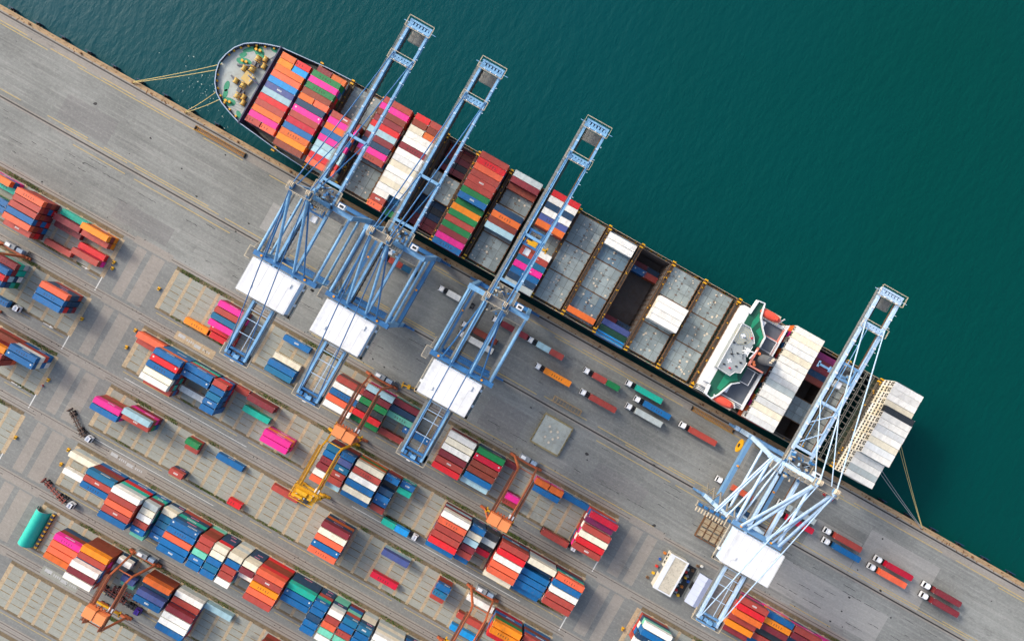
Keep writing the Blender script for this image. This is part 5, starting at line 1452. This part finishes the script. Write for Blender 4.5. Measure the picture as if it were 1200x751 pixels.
def truck(x, y, label, boxes, rz=0.0, src=None, group='container trucks on the quay', cat='truck'):
    t = (src or proto)
    if src is None and first[0]: first[0] = False
    else: t = copy_tree(t)
    t.location = (x, y, 0); t.rotation_euler = (0, 0, rz); tag(t, label, cat, group)
    ca, sa = math.cos(rz), math.sin(rz)
    for k, L, off, lab in boxes:
        cx = 2.9 + off + LEN[L] / 2
        o = bpy.data.objects
        container(k, L, 0, 0, 0, lab, 'containers on trucks')
        o = CLAST()
        o.location = (x + cx * ca, y + cx * sa, 1.46); o.rotation_euler = (0, 0, rz)
    return t
def CLAST(): return C.objects[-1]
tk = [
 (-31.7, -2.9, 'w', 'white box', 'between the second and third cranes', 20),
 (-16.2, -11.0, 'x', 'brown box', 'under the third crane, seaward of a white one', 40),
 (-15.7, -15.0, 'w', 'white box', 'under the third crane beside a brown one', 40),
 (18.5, -11.1, 'O', 'amber box', 'alone in mid apron past the third crane', 40),
 (39.9, -11.3, 'k', 'brick box', 'behind the amber truck', 40),
 (54.5, 1.2, 't', 'turquoise box', 'outermost of three abreast by the ship', 40),
 (60.6, -2.8, 'b', 'blue box', 'middle of three abreast by the ship', 40),
 (59.1, -7.1, 'y', 'grey box', 'innermost of three abreast by the ship', 40),
 (82.2, -2.9, 'k', 'brick box', 'alone under the white lifeboat side', 40),
 (106.2, -15.0, 's', 'salmon box', 'under the pale crane legs', 40),
 (133.2, -10.9, 'y', 'grey box', 'just past the pale crane', 40),
 (134.4, -14.7, 'R', 'crimson box', 'just past the pale crane beside grey', 40),
 (155.2, -11.5, 'k', 'brick box', 'first seaward truck of the waiting pairs', 40),
 (156.8, -15.4, 'b', 'blue box', 'first landward truck of the waiting pairs', 40),
 (179.1, -11.4, 'R', 'crimson box', 'second seaward truck of the waiting pairs', 40),
 (178.3, -15.4, 's', 'salmon box', 'second landward truck of the waiting pairs', 40),
 (201.6, -11.0, 'm', 'maroon box', 'last seaward truck of the waiting pairs', 40),
 (202.8, -15.1, 'm', 'maroon box', 'last landward truck of the waiting pairs', 40),
 (112.4, -23.9 + 2.0, 'n', 'navy box', 'inside the pale crane portal', 40),
 (-6.2, -3.0, 'm', 'maroon box', 'under the third crane near the ship', 40),
]
for x, y, k, kw, where, L in tk:
    truck(x, y, f'white-cab truck with {kw}, {where}', [(k, L, .1, f'{PAINT[k][1]} container on truck {where}')])
truck(10.5, -3.15, 'white-cab truck with pale-blue and brick boxes by the third crane', [('l', 20, .1, 'pale-blue short container on truck just past the third crane'), ('k', 20, 6.25, 'brick short container on truck behind a pale-blue one')])
truck(36.8, -2.9, 'white-cab truck with brick and green boxes in mid apron', [('k', 20, .1, 'brick short container on truck ahead of a green one'), ('g', 20, 6.25, 'green short container on truck behind a brick one')])
truck(-59.0, -2.9, 'white-cab truck with brick and steel-blue boxes under the second crane', [('k', 20, .1, 'brick short container on truck under the second crane'), ('B', 20, 6.25, 'steel-blue short container on truck under the second crane')])
truck(68.1, -68.9, 'white-cab truck with brick box in the lane by workshop', [('k', 40, .1, 'brick container on truck in the lane by workshop')], math.pi, group='container trucks in the yard lanes')
truck(9.0, -97.1, 'white-cab truck with turquoise and sky-blue boxes in a yard lane', [('c', 20, .1, 'sky-blue short container on truck ahead of turquoise'), ('t', 20, 6.25, 'turquoise short container on truck behind sky-blue')], math.pi, group='container trucks in the yard lanes')
truck(-179.5, -95.8, 'white-cab truck with blue flat rack beside the bow-end gantry', [('b', 20, .3, 'blue short container on truck beside the bow-end gantry')], math.pi, group='container trucks in the yard lanes')
purple = make_truck(mat('cab_violet', (74, 44, 140), .35), name='truck')
truck(-75.2, -179.8, 'violet-cab truck in the lane under the rusty gantry', [('x', 20, .3, 'brown short container on the violet-cab truck')], math.pi, src=None, group='container trucks in the yard lanes') if False else None
purple.location = (-75.2, -179.8, 0); purple.rotation_euler = (0, 0, math.pi); tag(purple, 'violet-cab truck in the lane under the rusty gantry', 'truck', 'container trucks in the yard lanes')
# articulated trains of rusty skeleton trailers behind a tractor
def skeleton(x, y, rz, label, m):
    t = thing('skeleton_trailer', label, 'trailer', (x, y, 0), rz, 'empty rusty trailers')
    b = MB()
    for s in (-1, 1): b.bx(-6, 6, s * .5 - .16, s * .5 + .16, 1.0, 1.35)
    for i in range(8): b.bx(-6 + 1.7 * i, -5.6 + 1.7 * i, -1.25, 1.25, 1.05, 1.36)
    b.build('frame', m, t)
    for xx in (-4.6, -3.3, 3.2, 4.5):
        for s in (-1, 1):
            b = MB(); b.tube((xx, s * 1.25, .5), (xx, s * .6, .5), .5, 12); b.build('wheel', M_RUBBER, t)
    b = MB(); b.bx(5.9, 6.3, -.5, .5, .9, 1.5); b.bx(-6.3, -5.9, -1.2, 1.2, 1.0, 2.0); b.build('bolster', m, t)
M_SK1 = mat('skeleton_dark_rust', (84, 66, 56), .8, .25, .8); M_SK2 = mat('skeleton_red_rust', (126, 68, 58), .8, .25, .8)
bare = make_truck(trailer=False)
bare.location = (-127.4, -127.8, 0); bare.rotation_euler = (0, 0, math.pi - .12); tag(bare, 'white-cab tractor pulling dark rusty trailers at the cross road', 'truck', 'container trucks in the yard lanes')
c = copy_tree(bare); c.location = (-120.5, -155.2, 0); c.rotation_euler = (0, 0, math.pi - .1); tag(c, 'white-cab tractor pulling a red rusty trailer near the tent', 'truck', 'container trucks in the yard lanes')
skeleton(-135.6, -124.9, -.6, 'dark rusty skeleton trailer behind a tractor at the cross road', M_SK1)
skeleton(-130.0, -154.0, -.31, 'red rusty skeleton trailer behind a tractor near the turquoise tent', M_SK2)

# red service van under the pale crane
t = thing('service_van', 'small red van parked beside the pale crane', 'van', (149.4, 1.2, 0), -.1)
b = MB(); b.m(0).bx(-2.2, 2.2, -.95, .95, .4, 1.2); b.add([(-1.4, -.9, 1.2), (2.15, -.9, 1.2), (2.15, .9, 1.2), (-1.4, .9, 1.2), (-.7, -.8, 1.95), (2.0, -.8, 1.95), (2.0, .8, 1.95), (-.7, .8, 1.95)], [(4, 5, 6, 7), (0, 1, 5, 4), (1, 2, 6, 5), (2, 3, 7, 6), (3, 0, 4, 7)]); b.build('body', mat('van_red', (176, 34, 40), .35), t)
b = MB(); b.add([(-1.42, -.8, 1.24), (-1.42, .8, 1.24), (-.74, .72, 1.9), (-.74, -.72, 1.9)], [(0, 3, 2, 1)]); b.build('windscreen', M_GLASS, t)
for x in (-1.4, 1.4):
    for s in (-1, 1):
        b = MB(); b.tube((x, s * .96, .34), (x, s * .7, .34), .34, 12); b.build('wheel', M_RUBBER, t)

# ------------------------------------------------------------------ things lying on the apron
t = thing('hatch_cover_panel', 'grey ship hatch cover laid down on the apron', 'hatch cover', (37.4, -32.9, 0))
b = MB(); b.m(0).bx(-6.3, 6.3, -6.4, 6.4, .5, 1.3)
for i in range(3):
    for j in range(4): b.bx(-5.2 + 3.5 * i, -1.8 + 3.5 * i, -5.1 + 2.56 * j, -2.6 + 2.56 * j, 1.3, 1.4)
b.build('panel', mat('plate_beige_grey', (158, 163, 155), .75, .15, .3, dirt=(120, 104, 80), damt=.5), t)
b = MB()
for s in (-1, 1): b.bx(-6.5, 6.5, s * 6.5 - .35, s * 6.5 + .35, .2, 1.5); b.bx(s * 6.4 - .2, s * 6.4 + .2, -6.1, 6.1, .3, 1.45)
for i in range(6):
    for s in (-1, 1): b.box((s * 6.5, -5.6 + 2.2 * i, 1.0), (.7, .6, .9))
b.build('rim', mat('rim_tan', (140, 128, 92), .8, .2, .6, dirt=(96, 70, 44), damt=.6), t)
b = MB()
for dx, dy in ((-2.4, 2.6), (-.9, .9), (1.6, 2.2), (-2.0, -2.0), (1.2, -1.4), (2.8, .2), (.4, -3.4)): b.tube((dx, dy, 1.35), (dx, dy, 1.56), .5, 10)
b.build('pad', M_CREAMP, t)
def open_frame(name, x, y, sx, sy, h, label, cat, m, nx_, ny_):
    t = thing(name, label, cat, (x, y, 0))
    b = MB()
    for z in (.2, h):
        for s in (-1, 1): b.beam((-sx / 2, s * sy / 2, z), (sx / 2, s * sy / 2, z), .3); b.beam((s * sx / 2, -sy / 2, z), (s * sx / 2, sy / 2, z), .3)
    b.build('frame', m, t)
    b = MB()
    for i in range(1, nx_): b.beam((-sx / 2 + sx * i / nx_, -sy / 2, h), (-sx / 2 + sx * i / nx_, sy / 2, h), .2)
    for j in range(1, ny_): b.beam((-sx / 2, -sy / 2 + sy * j / ny_, h), (sx / 2, -sy / 2 + sy * j / ny_, h), .2)
    b.build('cross_bar', m, t)
    b = MB()
    for i in range(nx_ + 1):
        for s in (-1, 1): b.beam((-sx / 2 + sx * i / nx_, s * sy / 2, .1), (-sx / 2 + sx * i / nx_, s * sy / 2, h), .22)
    b.build('post', m, t)
    return t
M_TANF = mat('tan_steel', (150, 128, 96), .8, .2, .8, dirt=(96, 66, 44), damt=.6)
open_frame('steel_rack', 37.1, -19.5, 12.6, 2.3, 1.8, 'long tan steel rack beside the landward crane rail', 'rack', M_TANF, 9, 1)
t = open_frame('gantry_pallet', 115.2, -35.3, 11.8, 9.4, 1.2, 'rusty panelled steel frame beside the pale crane house', 'steel frame', M_RUST, 4, 3)
b = MB()
for i in range(4):
    for j in range(2): b.bx(-5.5 + 2.95 * i, -3.2 + 2.95 * i, -3.9 + 4.2 * j, -.3 + 4.2 * j, .95, 1.1)
b.build('panel', mat('panel_tan', (164, 146, 116), .8, .2, .5, dirt=(120, 78, 46), damt=.6), t)
for x, y, L, lab in ((-141.4, 5.0, 23.5, 'rusty yellow gangway lattice on the quay by the bow ropes'), (92.5, 5.1, 19.5, 'rusty yellow gangway lattice on the quay by the bridge')):
    t = thing('gangway', lab, 'gangway', (x, y, 0), group='gangways lying on the quay')
    b = MB()
    for s in (-1, 1):
        for z in (.25, 1.25): b.beam((-L / 2, s * .8, z), (L / 2, s * .8, z), .18)
    b.build('rail', M_YEL if False else mat('gangway_rust_yellow', (184, 128, 40), .8, .2, .8, dirt=(110, 70, 34), damt=.5), t)
    b = MB()
    n = int(L / .8)
    for i in range(n + 1): b.beam((-L / 2 + L * i / n, -.8, .25), (-L / 2 + L * i / n, .8, .25), .2, .1); b.beam((-L / 2 + L * i / n, -.8, .25), (-L / 2 + L * i / n, -.8, 1.25), .12); b.beam((-L / 2 + L * i / n, .8, .25), (-L / 2 + L * i / n, .8, 1.25), .12)
    b.build('rung', MATS['gangway_rust_yellow'], t)
    b = MB(); b.tube((-L / 2, -1, .35), (-L / 2, 1, .35), .35, 10); b.tube((L / 2, -1, .35), (L / 2, 1, .35), .35, 10); b.build('roller', M_RUBBER, t)
t = thing('lifting_frame', 'small rusty yellow lifting frame at the apron edge', 'lifting frame', (-23.6, -44.8, 0), .2)
b = MB(); b.bx(-3, 3, -.2, .2, .3, .7); b.bx(-3, -2.6, -1.2, 1.2, .25, .75); b.bx(2.6, 3, -1.2, 1.2, .25, .75); b.bx(-.6, .6, -.9, .9, .7, 1.3); b.build('beam', M_YEL, t)
b = MB()
for s in (-1, 1):
    for q in (-1, 1): b.tube((s * 2.8, q * 1.1, 0), (s * 2.8, q * 1.1, .5), .2, 8)
b.build('foot', M_RUST, t)
t = thing('cable_loop', 'grey rubber cable coiled beside the orange gantry generator', 'cable', (-29.4, -47.6, 0))
b = MB()
for r in (1.6, 2.0, 2.4):
    for i in range(20):
        a, c_ = 2 * math.pi * i / 20, 2 * math.pi * (i + 1) / 20
        b.tube((r * 1.3 * math.cos(a), r * math.sin(a), .15), (r * 1.3 * math.cos(c_), r * math.sin(c_), .15), .12, 6)
b.build('coil', M_GREYP, t)

# ------------------------------------------------------------------ workshop buildings, tent, barriers
t = thing('workshop', 'beige flat-roofed workshop at the end of the front yard block', 'building', (107.3, -58.4, 0))
b = MB(); b.bx(-3.9, 3.9, -7.8, 7.8, 0, 4.6); w = b.build('wall', mat('wall_beige', (196, 190, 174), .8, .1, .5), t)
b = MB(); b.bx(-2.0, 3.3, -7.3, 7.3, 4.6, 4.75)
for j in range(6): b.bx(-2.0, 3.3, -7.2 + 2.42 * j, -4.9 + 2.42 * j, 4.75, 4.83)
b.build('roof', mat('roof_stained_beige', (190, 182, 164), .85, .14, .35, dirt=(96, 86, 74), damt=.7), t)
b = MB(); b.bx(-4.1, -2.05, -7.9, 7.9, 4.55, 5.0); b.bx(3.35, 4.1, -7.9, 7.9, 4.55, 4.95); b.bx(-2.05, 3.35, 7.35, 7.9, 4.55, 4.95); b.bx(-2.05, 3.35, -7.9, -7.35, 4.55, 4.95); b.build('parapet', M_WHITE, t)
b = MB(); b.bx(-3.98, -3.9, -2, 1.2, 0, 3.2); b.build('door', M_DKGREY, t)
for i in range(3):
    b = MB(); b.bx(-3.97, -3.9, 2.4 + 1.7 * i, 3.5 + 1.7 * i, 1.4, 2.6); b.build('window', M_GLASS, t)
t = thing('store_shed', 'blue-grey pitched-roof shed under the pale crane backreach', 'building', (121.2, -58.6, 0))
b = MB(); b.bx(-3.1, 3.1, -6.4, 6.4, 0, 3.6); b.build('wall', M_GREYP, t)
M_SHED = mat('roof_blue_grey', (176, 184, 204), .6, .06, .4)
for s in (-1, 1):
    b = MB()
    n = 6
    for i in range(n):
        y0_, y1_ = -6.6 + 13.2 * i / n + .02, -6.6 + 13.2 * (i + 1) / n - .02
        b.add([(0, y0_, 4.9), (s * 3.5, y0_, 3.6), (s * 3.5, y1_, 3.6), (0, y1_, 4.9), (0, y0_, 4.82), (s * 3.5, y0_, 3.52), (s * 3.5, y1_, 3.52), (0, y1_, 4.82)], [(0, 1, 2, 3) if s < 0 else (3, 2, 1, 0), (4, 5, 6, 7), (1, 2, 6, 5), (0, 1, 5, 4), (2, 3, 7, 6)])
    b.build('roof', M_SHED, t)
b = MB(); b.bx(-3.16, -3.1, -1.6, 1.6, 0, 2.8); b.build('door', M_DARK, t)
# clutter in the passage between them
pal = [((36, 84, 160), 'blue'), ((198, 50, 44), 'red'), ((214, 168, 30), 'yellow'), ((96, 70, 48), 'brown'), ((206, 206, 200), 'white'), ((190, 110, 40), 'orange')]
CR_ME = {}
spots = [(112.6, -52.2), (113.6, -55.0), (114.6, -57.2), (115.8, -53.2), (113.2, -59.8), (115.0, -61.2), (116.2, -58.0), (113.6, -63.4), (115.4, -65.0), (116.8, -50.6), (118.2, -49.8), (102.2, -52.5), (101.6, -55.6), (101.9, -58.8), (102.0, -62.0), (100.9, -64.8)]
for i, (x, y) in enumerate(spots):
    rgb, nm = pal[i % 6]
    t = thing('pallet_load', f'{nm} pallet load ' + ['at the seaward mouth of the workshop passage', 'on the workshop side of the passage', 'in the middle of the workshop passage', 'against the blue-grey shed', 'deep in the workshop passage', 'near the shed corner'][i % 6] + (', second row' if 6 <= i < 11 else '') if i < 11 else f'{nm} pallet load along the road side of the beige workshop', 'pallet', (x, y, 0), rnd.uniform(0, .6), 'goods beside the workshop')
    b = MB(); b.bx(-.6, .6, -.5, .5, .0, .14); b.build('pallet', M_TANF, t)
    b = MB(); b.bx(-.52, .52, -.44, .44, .14, rnd.uniform(.7, 1.3)); b.bx(-.3, .35, -.3, .2, 1.3, 1.5); b.build('load', mat('load_' + nm, rgb, .6, .1, 1.0), t)
t = thing('passage_shade', 'dark painted shade with loose machines between workshop and shed', 'painted shade', (114.6, -58.2, 0))
b = MB(); b.bx(-2.6, 2.6, -7.2, 6.4, .0, .03); b.build('deck', M_DARK, t)  # thin dark sheet painting in the workshop's shadow on the paving
for i in range(5):
    b = MB(); b.box((rnd.uniform(-1.8, 1.8), -6 + 2.6 * i, .5), (1.2, 1.0, .9), rnd.uniform(0, 1)); b.build('machine', M_GREYP, t)

t = thing('tunnel_tent', 'turquoise half-round canvas tent at the cross road', 'tent', (-129.6, -170.8, 0))
b = MB(); n = 18
M_TENT = mat('canvas_turquoise', (26, 174, 156), .6, .08, .25)
nseg = 8
for q in range(nseg):
    ya, yb = -8 + 16 * q / nseg, -8 + 16 * (q + 1) / nseg
    vs = []
    for yy, rr in ((ya, 3.06), ((ya + yb) / 2, 3.0), (yb, 3.06)):
        for i in range(n + 1):
            a = math.pi * i / n; vs.append((-rr * math.cos(a), yy, .2 + rr * 1.25 * math.sin(a)))
    m_ = n + 1
    b.add(vs, [(j * m_ + i, j * m_ + i + 1, (j + 1) * m_ + i + 1, (j + 1) * m_ + i) for j in range(2) for i in range(n)])
b.build('canvas', M_TENT, t, smooth=True)
b = MB()
for yy in (-8.05, 8.05):
    for i in range(n):
        a, c_ = math.pi * i / n, math.pi * (i + 1) / n
        b.beam((-3.06 * math.cos(a), yy, .2 + 3.8 * math.sin(a)), (-3.06 * math.cos(c_), yy, .2 + 3.8 * math.sin(c_)), .14)
b.build('hoop', M_GREYP, t)
t = thing('striped_wall', 'low dark wall with yellow marks beside the turquoise tent', 'wall', (-125.2, -170.6, 0))
b = MB(); b.bx(-.5, .5, -8.2, 8.2, 0, 1.3); b.build('wall_body', mat('wall_dark', (66, 66, 78), .8, .15, .5), t)
for i in range(9):
    b = MB(); b.bx(-.53, .53, -7.8 + 1.9 * i, -7.1 + 1.9 * i, .3, 1.33); b.build('yellow_mark', M_YEL, t)
nb = [0]
def barrier(x, y, lab):
    t = thing('end_barrier', lab, 'barrier', (x, y, 0), rnd.uniform(-.2, .2), 'yellow barriers at the block ends')
    b = MB(); b.prism([(-.4, -.7), (.4, -.7), (.55, .7), (-.55, .7)], 0, .8); b.build('block', M_YEL, t)
    b = MB(); b.tube((0, 0, .9), (0, 0, 1.3), .22, 10); b.build('post', M_DARK, t)
for x, y, lab in ((-133.6, -80.1, 'yellow barrier at the seaward corner of the second block'), (-133.4, -88.0, 'yellow barrier at the landward corner of the second block'), (-155.2, -86.9, 'yellow barrier across the road from the second block'),
                  (-154.9, -115.7, 'yellow barrier across the road from the third block'), (-133.5, -136.7, 'yellow barrier by the cream end container of the fourth block'), (-133.2, -143.4, 'yellow barrier landward of the cream end container'),
                  (-155.0, -143.0, 'yellow barrier across the road from the fourth block'), (-155.2, -60.0, 'yellow barrier beside the rose-red container at the front corner'), (-154.5, -62.5, 'second yellow barrier below the rose-red front container'),
                  (102.5, -88.4, 'yellow barrier at the stern-end road by the bottom edge'), (-133.6, -60.4, 'yellow barrier at the empty slots of the front block'), (-138.8, -196.0, 'yellow barrier at the bottom corner of the cross road')):
    barrier(x, y, lab)
for i, (x, y, k) in enumerate(((77.9, -53.6, 'R'), (78.2, -54.7, 't'), (77.9, -57.3, 'O'), (78.3, -58.6, 'O'), (78.2, -60.0, 'O'), (78.4, -61.8, 't'), (77.9, -62.6, 'O'), (-155.9, -119.0, 'R'))):
    rgb, nm = PAINT[k]
    t = thing('oil_drum', f'{nm} drum ' + ['next to the apron', 'beside the crimson one', 'first of three in line', 'middle of three in line', 'last of three in line', 'at the landward end', 'beside the last turquoise one', 'alone at the bow-end cross road'][i] + (' beyond the emblem stack' if i < 7 else ''), 'drum', (x, y, 0), group='drums at the block end')
    b = MB(); b.tube((0, 0, 0), (0, 0, .95), .42, 14); b.build('barrel', paint(k), t)
    b = MB(); b.tube((0, 0, .95), (0, 0, 1.0), .38, 14); b.build('lid', M_GREYP, t)
# empty flat trailers under the rusty gantry
for i, (x, y, a) in enumerate(((-82.5, -176.4, 0.05), (-88.0, -179.2, -.08))):
    skeleton(x, y, a, ['rusty trailer under the rusty gantry, seaward one', 'rusty trailer under the rusty gantry, landward one'][i], M_SK2)
